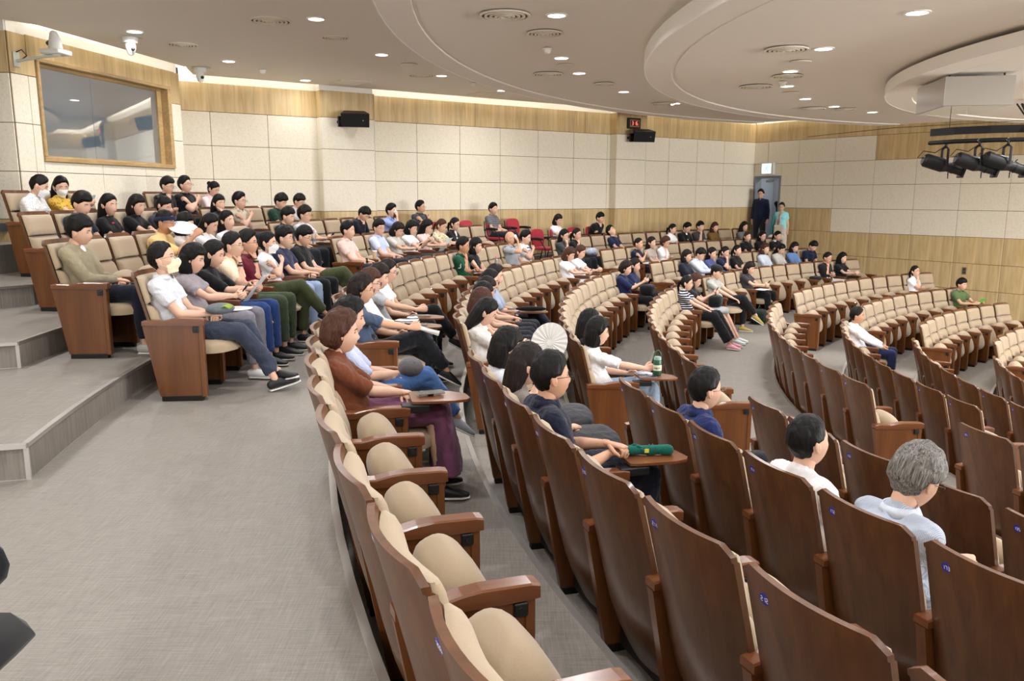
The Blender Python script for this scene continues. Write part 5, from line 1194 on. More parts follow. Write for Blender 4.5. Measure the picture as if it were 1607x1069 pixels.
# row, approx seat angle, sex, label, colour of top, options
TABLE = [
 # ---- top raised row
 ('U4', 175.5, 'f', 'person in white dotted blouse and face mask leaning towards neighbour, far left seat', (228, 226, 226), D(pattern='dots', c2=(60, 60, 90), hair=('short', 'black'), ex=('mask',), arms='lap', yaw=25, pitch=22, bottom=(120, 170, 190), lean=4)),
 ('U4', 174.0, 'f', 'person in yellow patterned top and face mask holding up a pale phone', (222, 178, 70), D(pattern='floral', hair=('long', 'black'), ex=('mask',), arms='phone', yaw=-35, pitch=14, bottom=DK, item='phone')),
 ('U4', 167.7, 'm', 'person with bowl haircut and glasses in black shirt holding pen up', BK, D(hair=('fringe', 'black'), ex=('glasses',), arms='chin', pitch=12, lean=6, collar=BK, bottom=BK)),
 ('U4', 166.1, 'm', 'person with glasses and folded arms in black polo, tallest in topmost row', BK, D(hair=('quiff', 'black'), ex=('glasses',), arms='cross', pitch=-6, build=1.12, collar=BK, bottom=BK, size=1.05)),
 ('U4', 164.5, 'f', 'person in pale pink cardigan with updo, head bowed, topmost row', (232, 205, 205), D(hair=('bun', 'black'), arms='lap', pitch=24, sleeve='long', lean=5)),
 # ---- second raised row
 ('U3', 177.4, 'm', 'person in dark navy shirt with black fringe behind man in khaki jacket', (28, 38, 48), D(hair=('fringe', 'black'), arms='lap', pitch=18, yaw=-12)),
 ('U3', 175.8, 'f', 'person with long black hair in black tee with red chest print', BK, D(hair=('long', 'black'), arms='lap', yaw=-15, pitch=4, logo='red')),
 ('U3', 174.1, 'f', 'person with dark bob in black polo shirt looking down, second raised row', BK, D(hair=('bob', 'dark'), arms='phonelow', yaw=-8, pitch=14, collar=BK)),
 ('U3', 172.4, 'f', 'person with black updo bowed low behind man wearing navy headband', (60, 60, 66), D(hair=('bun', 'black'), arms='lap', pitch=26)),
 ('U3', 168.05, 'f', 'person with wavy black hair touching mouth beside man in beige polo', (30, 28, 32), D(hair=('longfringe', 'black'), arms='mouth', yaw=-20, pitch=4)),
 ('U3', 166.4, 'm', 'person in beige polo and glasses with folded arms, second raised row', (196, 184, 162), D(hair=('quiff', 'black'), ex=('glasses',), arms='cross', pitch=2, collar=(196, 184, 162), bottom=DK)),
 ('U3', 163.1, 'm', 'person in dark green top with shaggy black hair, face turned down', (24, 52, 42), D(hair=('shaggy', 'black'), arms='lap', pitch=24)),
 ('U3', 161.4, 'm', 'person in light grey tee with glasses, head bowed, end of second raised row', (188, 184, 190), D(hair=('fringe', 'black'), ex=('glasses',), arms='lap', pitch=22)),
 # ---- lower raised row
 ('U2', 183.4, 'm', 'person in open khaki jacket over white tee leaning head aside in end seat', (150, 140, 115), D(hair=('fringe', 'black'), arms='lap', yaw=4, pitch=12, roll=10, sleeve='long', bottom=(22, 26, 36), inner=True, shoes=(170, 168, 160), legs='normal', topname='jacket')),
 ('U2', 178.1, 'm', 'person in yellow shirt wearing a navy headband and holding a white fan', (222, 190, 128), D(hair=('crop', 'black'), ex=('glasses',), arms='fan', pitch=6, band=True, sleeve='elbow', item='fan', skin='tan', lean=6)),
 ('U2', 176.4, 'f', 'person shielding face with open palm beside white fan', (205, 195, 190), D(hair=('bobfringe', 'black'), arms='face', pitch=8)),
 ('U2', 174.6, 'f', 'person with black hair looking down between palm-shielded face and white blouse', (225, 225, 228), D(hair=('long', 'black'), arms='phonelow', pitch=24)),
 ('U2', 172.9, 'f', 'person with long black hair in white blouse with alert upright head', (232, 232, 236), D(hair=('long', 'black'), arms='lap', yaw=-14, pitch=-2)),
 ('U2', 167.5, 'm', 'person in black tee with thick black fringe, first seat after raised aisle', BK, D(hair=('fringe', 'black'), arms='lap', pitch=14)),
 ('U2', 165.7, 'm', 'person in light grey tee and round glasses using a phone on black trousers', (205, 206, 210), D(hair=('shaggy', 'dark'), ex=('glasses',), arms='phonelow', pitch=4, bottom=BK, item='phone')),
 ('U2', 160.5, 'm', 'person in black and white striped sweater slumped forward, head in hand', (26, 28, 38), D(hair=('fringe', 'black'), arms='mouth', pitch=38, lean=2, sleeve='long', slump=.06)),
 ('U2', 157.0, 'm', 'person in pale blue shirt sipping iced coffee near the red chairs', (150, 170, 226), D(hair=('quiff', 'black'), arms='drink', pitch=2, collar=(150, 170, 226), item='cup', lean=4)),
 # ---- row on walkway level, left block
 ('U1', 185.7, 'm', 'person in pale grey shirt with cream face mask, head tilted back, end seat', (206, 208, 214), D(hair=('short', 'black'), ex=('glassesmetal', 'maskcream'), arms='lap', pitch=-12, bottom=(54, 60, 76), legs='ankle', collar=(206, 208, 214), item='bag', lod=0)),
 ('U1', 183.8, 'f', 'person in lavender grey blouse with dark bob typing on phone', (150, 142, 148), D(hair=('bob', 'black'), arms='phonelow', pitch=14, bottom=(130, 128, 138), shoes=(225, 225, 225), item='phone', lod=1)),
 ('U1', 182.0, 'f', 'person with long black hair in black top and blue jeans writing', (22, 22, 25), D(hair=('long', 'black'), arms='phonelow', pitch=14, sleeve='elbow', bottom=(42, 66, 120), item='paper', lod=1)),
 ('U1', 180.1, 'm', 'person in cream tee and glasses resting hand on chin', (240, 220, 190), D(hair=('short', 'black'), ex=('glassesmetal',), arms='chin', pitch=0, lean=8, bottom=(58, 70, 50), watch=True)),
 ('U1', 178.3, 'm', 'person in maroon polo with black glasses, hand against cheek, olive trousers', (92, 22, 38), D(hair=('quiff', 'black'), ex=('glasses',), arms='chin', pitch=-2, build=1.08, collar=(92, 22, 38), bottom=(66, 72, 46), legs='crossed', watch=True, skin='mid')),
 ('U1', 176.4, 'f', 'person in white tee and white face mask with folded tattooed arm', (235, 235, 238), D(hair=('tail', 'black'), ex=('mask',), arms='cross', pitch=2, bottom=(150, 170, 200))),
 ('U1', 174.6, 'm', 'person in navy tee with glasses sitting upright beside man in black tee', (44, 48, 74), D(hair=('fringe', 'black'), ex=('glassesmetal',), arms='clasp', pitch=2, bottom=BK)),
 ('U1', 172.7, 'm', 'person in black tee with glasses and olive trousers, knee raised', (26, 26, 28), D(hair=('fringe', 'black'), ex=('glasses',), arms='lap', pitch=16, bottom=(72, 80, 52), legs='crossed', build=1.06)),
 # ---- same row, middle block
 ('U1', 167.4, 'm', 'person in pink polo shirt with wristwatch sitting upright', (228, 196, 186), D(hair=('quiff', 'black'), arms='lap', pitch=2, collar=(228, 196, 186), bottom=DK, watch=True)),
 ('U1', 163.7, 'm', 'person in light blue checked shirt and glasses facing the camera', (196, 206, 236), D(hair=('fringe', 'black'), ex=('glasses',), arms='lap', yaw=-22, pitch=4, collar=(196, 206, 236))),
 ('U1', 161.9, 'f', 'person in grey knit top with shoulder-length dark hair, head bowed', (200, 196, 188), D(hair=('bob', 'dark'), arms='phonelow', pitch=28, item='phone')),
 ('U1', 160.0, 'f', 'person in white tee with dark bob holding a phone up', (238, 238, 240), D(hair=('bob', 'black'), arms='phone', pitch=18, item='phone')),
 ('U1', 158.2, 'f', 'person in pink top with curly black hair reading a paper', (232, 200, 196), D(hair=('wavy', 'black'), arms='read', pitch=22, item='paper')),
 ('U1', 156.3, 'f', 'person in floral blouse with tied brown hair reading', (214, 204, 176), D(pattern='floral', hair=('tail', 'brown'), arms='read', pitch=20)),
 ('U1', 154.5, 'f', 'person in black cardigan over cream top with glasses and ponytail', BK, D(hair=('tail', 'black'), ex=('glasses',), arms='lap', pitch=8, sleeve='long', inner=True)),
 # ---- first row below the walkway
 ('M1', 154.2, 'm', 'person in white printed tee with folded arms beside bald man', (232, 232, 236), D(hair=('quiff', 'black'), arms='cross', pitch=8, bottom=DK, logo='bars')),
 ('M1', 156.2, 'm', 'bald person in grey polo drinking with head tilted back', (158, 162, 168), D(hair=('bald', 'black'), ex=('glasses',), arms='drink', pitch=-14, collar=(158, 162, 168), skin='mid', bottom=DK, item='cup')),
 ('M1', 162.3, 'f', 'person in sleeveless black top with straight black bob', BK, D(hair=('bob', 'black'), arms='lap', pitch=6, sleeve='none')),
 ('M1', 164.3, 'm', 'person in dark green polo with number on sleeve, hand on chin', (22, 70, 50), D(hair=('quiff', 'black'), ex=('glassesmetal',), arms='chin', pitch=4, collar=(22, 70, 50), bottom=(52, 58, 72), skin='tan', logo='sleeve')),
 ('M1', 178.5, 'f', 'person in white dress with wristwatch behind woman in light grey tee', (236, 232, 230), D(hair=('short', 'dark'), ex=('glasses',), arms='lap', pitch=10, bottom=BK, legs='crossed', watch=True, lod=1)),
 ('M1', 180.55, 'f', 'person in light grey tee with dark bob, hand on writing tablet', (168, 172, 176), D(hair=('bobfringe', 'dark'), arms='rightreach', pitch=12, bottom=BK, tablet=True, lod=1)),
 ('M1', 182.6, 'f', 'person in white jacket with brown hair behind woman in slate blue tee', (236, 226, 222), D(hair=('bob', 'brown'), ex=('glasses',), arms='lap', pitch=8, sleeve='long', bottom=(80, 96, 120), tablet=True, item='cloth', lod=1)),
 ('M1', 184.6, 'f', 'person in slate blue tee with short dark hair and glasses, black trousers', (70, 84, 106), D(hair=('perm', 'dark'), ex=('glassesmetal',), arms='rightreach', pitch=6, bottom=(26, 27, 32), legs='crossed', shoes=(24, 26, 30), item='fanfold', lod=0, skin='mid', sleeve='elbow')),
 ('M1', 190.4, 'f', 'person in pale striped shirt and blue jeans with short black hair and pouch', (210, 214, 232), D(pattern='pin', c2=(170, 184, 224), hair=('perm', 'black'), arms='clasp', pitch=8, bottom=(70, 104, 156), legs='crossed', sleeve='elbow', shoes=(168, 172, 180), item='pouch', lod=0)),
 ('M1', 192.5, 'f', 'person in brown knit cardigan and mauve skirt with short auburn hair', (110, 62, 40), D(hair=('perm', 'brown'), arms='clasp', pitch=4, bottom=(118, 70, 98), bottoms='longskirt', sleeve='elbow', shoes=(22, 22, 24), lean=16, fx=-.02, lod=0, build=1.08, tablet=True, topname='cardigan')),
 # ---- second row below the walkway
 ('M2', 153.8, 'f', 'person in white top with long brown hair beside short-bobbed twin in white', (240, 240, 242), D(hair=('long', 'brown'), arms='phonelow', pitch=18, bottom=(222, 220, 210), bottoms='wide')),
 ('M2', 156.0, 'f', 'person in white scoop-neck top with short brown bob looking at lap', (242, 242, 244), D(hair=('bob', 'brown'), arms='phonelow', pitch=22, bottom=(200, 200, 200), item='phone')),
 ('M2', 173.3, 'm', 'person in grey blue shirt with swept hair and raised crossed knee', (148, 160, 182), D(hair=('quiff', 'dark'), arms='lap', pitch=8, bottom=(48, 54, 72), legs='crossed', sleeve='elbow', shoes=(220, 220, 220), tablet=True, item='umbrella', lod=1, collar=(148, 160, 182))),
 ('M2', 175.4, 'm', 'person with black hair and glasses half hidden behind man in grey blue shirt', (70, 74, 80), D(hair=('short', 'black'), ex=('glasses',), arms='lap', pitch=12)),
 ('M2', 177.6, 'f', 'person with dark brown hair and glasses in a lilac top', (214, 204, 220), D(hair=('bob', 'dark'), ex=('glasses',), arms='lap', pitch=14, lod=1)),
 ('M2', 179.8, 'f', 'person with black shoulder-length hair behind woman with brown bob', (230, 228, 226), D(hair=('bob', 'black'), arms='lap', pitch=12, lod=1)),
 ('M2', 181.9, 'f', 'person with brown bob and pale glasses in white collar', (230, 230, 228), D(hair=('bob', 'brown'), ex=('glassesmetal',), arms='lap', pitch=10, lod=1)),
 ('M2', 184.1, 'f', 'person with long black hair looking down at lap, pale top', (205, 200, 195), D(hair=('long', 'black'), arms='phonelow', pitch=28, lod=1, bottom=BK, tablet=True)),
 ('M2', 191.0, 'f', 'person holding a round grey paper fan, black chin-length hair', (206, 208, 214), D(hair=('bob', 'black'), arms='fanlow', pitch=10, lod=0, item='fangrey', bottom=(70, 70, 74), bottoms='skirt')),
 ('M2', 193.1, 'f', 'person with long brown hair behind big man in navy polo', (120, 110, 104), D(hair=('long', 'dark'), arms='lap', pitch=12, lod=0, bottom=(60, 60, 64), bottoms='skirt')),
 ('M2', 195.3, 'm', 'person in navy polo with glasses leaning back, arms resting over umbrella', (26, 30, 48), D(hair=('short', 'black'), ex=('glasses',), arms='clasparm', pitch=-2, lean=13, fx=.02, tablet=True, build=1.14, bottom=(28, 32, 46), collar=(26, 30, 48), lod=0, skin='mid', size=1.04)),
 # ---- third row
 ('M3', 153.7, 'f', 'person in navy dress with white bag, behind woman filming with phone', (34, 42, 78), D(hair=('long', 'dark'), arms='lap', pitch=6, bottom=BK)),
 ('M3', 156.05, 'f', 'person in navy dress with dark wavy bob holding phone up', (28, 36, 72), D(hair=('perm', 'dark'), arms='phone', pitch=12, bottom=BK, item='phone', sleeve='elbow')),
 ('M3', 181.65, 'f', 'person with straight black hair in black top beyond woman in white tee', BK, D(hair=('long', 'black'), arms='lap', pitch=8, lod=1, bottom=NV)),
 ('M3', 183.97, 'f', 'person in white tee with black chin-length bob in the aisle end seat', (236, 234, 236), D(hair=('bobfringe', 'black'), arms='rightreach', pitch=6, lod=0, bottom=(140, 155, 175), tablet=True, sleeve='elbow')),
 ('M3', 193.7, 'm', 'person in dark blue shirt with short black hair and rimless glasses', (32, 42, 88), D(hair=('short', 'black'), ex=('glassesmetal',), arms='lap', pitch=0, fx=.08, lod=0, collar=(32, 42, 88), bottom=DK, sleeve='long')),
 ('M3', 198.4, 'm', 'person in white tee with thinning black hair gazing up at stage', (226, 222, 224), D(hair=('crop', 'black'), arms='lap', pitch=-8, lod=0, bottom=(40, 46, 84), legs='crossed', lean=10)),
 ('M3', 200.7, 'm', 'person with wavy grey hair and glasses in striped grey shirt, head bowed', (186, 193, 206), D(pattern='pin', c2=(150, 160, 178), hair=('shaggy', 'grey'), ex=('glasses',), arms='chin', pitch=20, lod=0, lean=4, collar=(200, 206, 216), bottom=DK, sleeve='elbow')),
 # ---- row before the cross aisle
 ('M4', 153.5, 'f', 'person with glasses holding phone and black handbag, grey skirt', (40, 38, 42), D(hair=('bob', 'brown'), ex=('glasses',), arms='phone', pitch=14, bottom=(170, 172, 176), bottoms='skirt', legs='stretch', shoes=(200, 205, 205), item='phone', lod=1)),
 ('M4', 156.0, 'f', 'person in navy and white striped polo, black trousers and pink trainers', (26, 30, 52), D(pattern='stripes', hair=('tail', 'black'), ex=('glassesmetal',), arms='thigh', pitch=4, bottom=(24, 24, 27), bottoms='wide', shoes=(214, 150, 160), lod=1, legs='stretch')),
 # ---- first row past the cross aisle
 ('F2', 155.4, 'm', 'person in white shirt and navy trousers sitting alone, hands on thighs', (240, 240, 244), D(hair=('short', 'black'), arms='thigh', pitch=0, sleeve='long', collar=(240, 240, 244), bottom=(34, 40, 74), lod=1, skin='tan', watch=True)),
 # ---- far block
 ('M1', 148.2, 'f', 'person with long black hair in dark grey tee, hand at face', (62, 66, 64), D(hair=('long', 'black'), ex=('glasses',), arms='mouth', pitch=8)),
 ('M1', 146.2, 'f', 'person with ponytail in black top, hand on neck, tote on lap', BK, D(hair=('tail', 'black'), ex=('glassesmetal',), arms='chin', pitch=2, item='tote')),
 ('M1', 140.1, 'm', 'person in navy tee reclining with face to the ceiling', (26, 34, 60), D(hair=('quiff', 'black'), arms='lap', pitch=-38, lean=22)),
 ('M1', 132.1, 'f', 'person in white tee with black ponytail, first far row', (236, 236, 238), D(hair=('tail', 'black'), arms='lap', pitch=8, yaw=15)),
 ('M1', 130.0, 'm', 'person in black jacket over white tee with spiky hair and glasses', BK, D(hair=('quiff', 'black'), ex=('glasses',), arms='lap', pitch=22, sleeve='long', inner=True)),
 ('M1', 128.0, 'm', 'person in charcoal tee, hand on chin, first far row', (58, 58, 62), D(hair=('fringe', 'black'), arms='chin', pitch=4)),
 ('M1', 126.0, 'f', 'person in olive brown top with brown bob leaning', (120, 92, 50), D(hair=('bob', 'brown'), arms='lap', pitch=4, sleeve='long')),
 ('M1', 121.9, 'f', 'person with voluminous long curly dark hair in grey tee', (110, 112, 114), D(hair=('wavy', 'dark'), arms='lap', pitch=8)),
 ('M2', 143.1, 'f', 'person in navy tee with very short black hair, arms crossed over folder', (26, 32, 58), D(hair=('crop', 'black'), arms='cross', pitch=2, skin='mid')),
 ('M2', 140.9, 'f', 'person in taupe tee with long dark hair smiling at the stage', (172, 160, 150), D(hair=('long', 'dark'), arms='lap', pitch=2)),
 ('M2', 138.7, 'f', 'person in white shirt with curly brown hair and glasses, hand at neck', (238, 238, 240), D(hair=('perm', 'brown'), ex=('glasses',), arms='chin', pitch=16)),
 ('M2', 125.8, 'f', 'person in black tee with brown ponytail, face towards camera', BK, D(hair=('tail', 'brown'), arms='lap', yaw=-12, pitch=2)),
 ('M2', 123.6, 'f', 'person in black top with glasses and long black hair, second far row', BK, D(hair=('long', 'black'), ex=('glasses',), arms='lap', pitch=4)),
 ('M2', 121.4, 'f', 'person in black tee with white collar and black ponytail', (30, 32, 36), D(hair=('tail', 'black'), arms='lap', pitch=10, collar=(235, 235, 235))),
 ('M3', 142.6, 'f', 'person in dark navy shirt with straight shoulder-length hair, third far row', (30, 36, 48), D(hair=('bob', 'dark'), arms='lap', pitch=4, collar=(30, 36, 48), sleeve='elbow')),
 ('M3', 140.3, 'm', 'person in pale blue shirt with bowl haircut looking down at phone', (204, 212, 228), D(hair=('fringe', 'black'), arms='phonelow', pitch=26, collar=(204, 212, 228), sleeve='long', item='phone')),
 ('M3', 138.0, 'f', 'person in violet blue top with black hair, third far row', (74, 80, 132), D(hair=('long', 'black'), arms='lap', pitch=8)),
 ('M3', 135.7, 'f', 'person in navy tee covering nose with hand', (34, 38, 66), D(hair=('tail', 'black'), arms='mouth', pitch=10)),
 ('M3', 133.3, 'f', 'person in black tee with tied back hair resting, third far row', BK, D(hair=('tail', 'black'), arms='lap', pitch=-2)),
 ('M3', 128.7, 'f', 'person in pale blue cardigan with short brown hair', (196, 206, 216), D(hair=('bob', 'brown'), arms='lap', pitch=4, sleeve='long')),
 ('M3', 126.4, 'f', 'person in light grey sweater with black hair falling over bowed face', (190, 186, 180), D(hair=('long', 'black'), arms='lap', pitch=30, sleeve='long')),
 ('M3', 121.71, 'm', 'person in navy tee with head deeply bowed at end of third far row', (28, 34, 56), D(hair=('fringe', 'black'), arms='lap', pitch=34, lean=2)),
 ('M3', 124.0, 'f', 'person in denim blue blouse with dark bob, eyes closed', (106, 142, 196), D(hair=('bob', 'dark'), arms='lap', pitch=12, sleeve='elbow')),
 ('M4', 147.5, 'm', 'person in black cap and grey polo with crossed legs and yellow shoes', (178, 178, 172), D(hair=('crop', 'black'), arms='thigh', pitch=10, collar=(178, 178, 172), bottom=BK, legs='crossed', shoes=(170, 150, 80), cap=True, lod=1)),
 ('M4', 140.0, 'f', 'person in charcoal shirt with short dark bob reading phone over papers', (58, 54, 60), D(hair=('bob', 'dark'), arms='phonelow', pitch=18, bottom=BK, collar=(58, 54, 60), item='phone')),
 ('M4', 124.8, 'm', 'person in black tee with glasses, hand on chin, near right wall', (26, 26, 28), D(hair=('short', 'dark'), ex=('glasses',), arms='chin', pitch=8, skin='mid', bottom=(210, 212, 212))),
 ('M4', 122.31, 'f', 'person in black shirt with wavy black hair beside man in black tee', (26, 26, 30), D(hair=('wavy', 'black'), arms='phonelow', pitch=6, bottom=BK)),
 ('F1', 120.3, 'f', 'person in white blouse with dark ponytail, arm raised to shoulder', (240, 240, 242), D(hair=('tail', 'dark'), ex=('glasses',), arms='chin', pitch=-10, bottom=(225, 190, 190))),
 ('F2', 120.3, 'm', 'person in olive green shirt holding a green leaflet by the right wall', (84, 106, 66), D(hair=('fringe', 'black'), arms='read', pitch=4, collar=(84, 106, 66), bottom=DK, item='leaflet', skin='mid', lanyard=True)),
]
def snap(row, a):
    best = None
    for r, blk, ahi, n in ROWS:
        if r != row: continue
        for q in run(ahi, n, row):
            if best is None or abs(q-a) < best[0]: best = (abs(q-a), q)
    return best[1]
for i, (row, a, sex, lab, top, o) in enumerate(TABLE):
    a = snap(row, a); 
    if (row, round(a, 1)) in OCC: print('DOUBLE SEAT', row, a, lab)
    OCC[(row, round(a, 1))] = (lab, o); TABLE[i] = (row, a, sex, lab, top, o)
PEOPLE_SEATS = {}
for row, blk, ahi, n in ROWS:
    ang = run(ahi, n, row)
    for i, a in enumerate(ang):
        nth = ORD[n-1-i]; key = (row, round(a, 1))
        who = OCC.get(key)
        endw = 'near end'
        lab = ('occupied' if who else 'empty')+' beige chair, %s from near end, %s block, %s' % (nth, blk, BLK[row])
        num = {'M1': 248, 'M2': 206, 'M3': 168, 'M4': 131, 'F1': 97, 'F2': 64}.get(row, 40)+i
        chair(row, a, bool(who), str(num), i == 0, lab, '%s, %s block' % (BLK[row], blk), tablet=bool(who and who[1].get('tablet')), backvis=(a > 172 and row[0] in 'MF'))
# ================================================================== PEOPLE IN THEIR SEATS
def lod_for(row, a):
    p, _ = chair_matrix(row, a); d = p.xy.length
    return 1 if d < 9.5 else 2
PH = {}
def phone_mesh(c=(26, 28, 34)):
    if c not in PH: 
        q = MB(); q.rbox((-.036, -.0045, -.075), (.036, .0045, .075), .004); PH[c] = q.mesh('phone_body', [plain('phone_%02x%02x%02x' % c, srgb(*c), .25)])
    return PH[c]
SCREEN = plain('phone_screen', srgb(52, 56, 66), .08, .6)
def place_phone(b, G, label, c=(26, 28, 34)):
    # lies in the hand on the palm side, tilted to the face
    R = G['HND'][-1]; M = Matrix.Translation(b.location) @ Matrix.Rotation(b.rotation_euler.z, 4, 'Z')
    p = M @ (R @ Vector((.085, .02, -.032))); hc = M @ G['hc']
    z = (hc-p).normalized(); x = z.cross(Vector((0, 0, 1))).normalized(); y = z.cross(x)
    t = bpy.data.objects.new('phone', phone_mesh(c)); COL.objects.link(t); t.matrix_world = Matrix(((x.x, -z.x, -y.x, p.x), (x.y, -z.y, -y.y, p.y), (x.z, -z.z, -y.z, p.z), (0, 0, 0, 1)))
    tag(t, label, 'phone'); q = MB(); q.rbox((-.033, -.0052, -.070), (.033, -.0044, .070), .0004); obj('screen', q, SCREEN, t); return t
ROUND = {}
def short(lab): return lab
for row, a, sex, lab, top, o in TABLE:
    p, rz = chair_matrix(row, a)
    P = dict(sex=sex, arms=o.get('arms', 'lap'), legs=o.get('legs', 'normal'), lean=o.get('lean', 13), slump=o.get('slump', .03), yaw=o.get('yaw', 0), pitch=o.get('pitch', 6), roll=o.get('roll', 0), build=o.get('build', 1.0), sleeve=o.get('sleeve', 'short'), bottoms=o.get('bottoms', 'trousers'), size=o.get('size', 1.0), fx=o.get('fx', 0), lod=o['lod'] if 'lod' in o else lod_for(row, a))
    b, G = person(p, rz, P, lab, top, o.get('bottom', DK), o.get('hair', ('short', 'black')), o.get('skin', 'light'), o.get('shoes', (30, 30, 32)), extras=o.get('ex', ()), topname=o.get('topname', 'shirt'), pattern=o.get('pattern'), c2=o.get('c2'), collar=o.get('collar'))
    it = o.get('item'); M = Matrix.Translation(p) @ Matrix.Rotation(rz, 4, 'Z'); hid = lab.split(' in ')[-1] if ' in ' in lab else lab[7:]
    who = ' '.join(hid.split()[:8])
    if it == 'phone': place_phone(b, G, 'phone held by person in '+who if ' in ' in lab else 'phone held by person '+who, (200, 205, 215) if row == 'U4' else (26, 28, 34))
    R = M @ G['HND'][-1]
    if it in ('fan', 'fangrey'):
        t = thing('hand_fan', 'white round paper fan held before the face under the navy headband' if it == 'fan' else 'pale grey round pleated paper fan with gold centre', 'fan', R @ Vector((.06, 0, -.03)))
        rad = .135; fwd = (M.to_3x3() @ Vector((-.55 if it == 'fan' else .22, .0 if it == 'fangrey' else .1, 1.0 if it == 'fangrey' else .18))).normalized(); nrm = (M.to_3x3() @ (Vector((.15, -.35, .9)) if it == 'fan' else Vector((.25, -1, .15)))); nrm = (nrm-fwd*nrm.dot(fwd)).normalized(); sd = nrm.cross(fwd)
        T = Matrix(((fwd.x, sd.x, nrm.x, 0), (fwd.y, sd.y, nrm.y, 0), (fwd.z, sd.z, nrm.z, 0), (0, 0, 0, 1)))
        q = MB(); n = 40
        for i in range(n+1):
            an = 2*pi*i/n; zz = .002*(1 if i % 2 else -1) if it == 'fangrey' else 0
            for r_ in (.02, rad): q.v += [Vector((.05+rad+cos(an)*r_*(1.0 if it == 'fangrey' else 1.12), sin(an)*r_, zz-.001)), Vector((.05+rad+cos(an)*r_*(1.0 if it == 'fangrey' else 1.12), sin(an)*r_, zz+.001))]
        for i in range(n):
            a0_, a1_ = i*4, (i+1)*4; q.f += [(a0_, a1_, a1_+2, a0_+2), (a0_+1, a0_+3, a1_+3, a1_+1), (a0_+2, a1_+2, a1_+3, a0_+3)]; q.m += [0]*3
        q.tube([(.05+rad, 0, -.0015), (.05+rad, 0, .0015)], [.022, .022], 16, round_=False)
        x = obj('fan_leaf', q, PAPER if it == 'fan' else plain('fan_grey', srgb(206, 204, 200), .8), t); x.matrix_local = T
        q = MB(); q.tube([(-.06, 0, 0), (.08, 0, 0)], [(.010, .005)]*2, 8); x = obj('handle', q, plain('bamboo', srgb(214, 180, 120), .6), t); x.matrix_local = T
        if it == 'fangrey':
            q = MB(); q.tube([(.05+rad*.25, 0, -.004), (.05+rad*.25, 0, .004)], [.030, .030], 18, round_=False); x = obj('gold_centre', q, plain('fan_gold', srgb(176, 140, 74), .5), t); x.matrix_local = T
    if it == 'fanfold':
        q = MB(); 
        t = thing('folded_fan', 'white folded paper fan hanging from hand over the writing tablets', 'fan', R @ Vector((.07, 0, -.02)), rz)
        for i in range(7): q.box((0, -.004+i*.003, -.012-i*.001), (.20, -.003+i*.003, .012+i*.001), Matrix.Rotation(radians(14+i*.8), 4, 'Y'))
        obj('ribs', q, PAPER, t); q = MB(); q.rbox((-.10, -.01, -.008), (.02, .02, .012), .004, Matrix.Rotation(radians(14), 4, 'Y')); obj('grip', q, IRON, t)
    if it == 'cup':
        t = thing('drink_cup', 'clear iced coffee cup held by person in pale blue shirt' if row == 'U2' else 'small bottle raised to the mouth of the bald man', 'cup', R @ Vector((.06, 0, -.05)))
        q = MB(); q.tube([(0, 0, -.06), (0, 0, .05)], [.028, .038], 16, round_=False); obj('cup', q, plain('coffee', srgb(92, 62, 44), .2), t, smooth=True, angle=40)
        q = MB(); q.tube([(0, 0, .05), (0, 0, .07)], [.040, .030], 16); obj('lid', q, plain('clear_lid', srgb(220, 220, 218), .2), t, smooth=True)
        q = MB(); q.tube([(0, 0, .05), (-.02, 0, .13)], [.003, .003], 6); obj('straw', q, BLACK, t)
    if it in ('paper', 'leaflet'):
        mid = (M @ G['HND'][1] @ Vector((.07, 0, -.03))+R @ Vector((.07, 0, -.03)))/2; hcw = M @ G['hc']; z = (hcw-mid).normalized(); x_ = z.cross(Vector((0, 0, 1))).normalized(); y_ = z.cross(x_)
        q = MB(); n = 6
        for i in range(n+1):
            u = -1+2*i/n
            for v in (-1, 1): q.v += [Vector((u*.105, v*.148, .012*u*u)), Vector((u*.105, v*.148, .012*u*u+.0015))]
        for i in range(n): a0_, a1_ = i*4, (i+1)*4; q.f += [(a0_, a0_+2, a1_+2, a1_), (a0_+1, a1_+1, a1_+3, a0_+3), (a0_, a1_, a1_+1, a0_+1), (a0_+2, a0_+3, a1_+3, a1_+2)]; q.m += [0]*4
        t = obj('leaflet' if it == 'leaflet' else 'paper_sheet', q, GREENP if it == 'leaflet' else PAPER); t.matrix_world = Matrix(((x_.x, y_.x, z.x, mid.x), (x_.y, y_.y, z.y, mid.y), (x_.z, y_.z, z.z, mid.z), (0, 0, 0, 1)))
        tag(t, 'green leaflet held open by person in olive shirt' if it == 'leaflet' else ('white sheet held by person with long hair and blue jeans' if row == 'U1' and a > 175 else 'white sheet held by person in pink top'), 'paper')
    if it == 'pouch':
        q = MB(); q.ell((0, 0, 0), (.085, .10, .065), 18, 12); q.tube([(.02, -.07, .045), (.02, .0, .064), (.02, .07, .045)], [.004]*3, 6); t = obj('pouch', q, cloth((92, 88, 90)), smooth=True, loc=M @ Vector((.24, .0, .685)), rotz=rz)
        tag(t, 'grey fabric pouch lying on the lap over blue jeans', 'bag')
    if it == 'tote':
        q = MB(); q.ell((0, 0, 0), (.12, .16, .085), 16, 10); t = obj('tote_bag', q, cloth((170, 190, 220), 'floral'), smooth=True, loc=M @ Vector((.22, -.04, .69)), rotz=rz); tag(t, 'pale blue patterned tote bag on the lap of woman in black', 'bag')
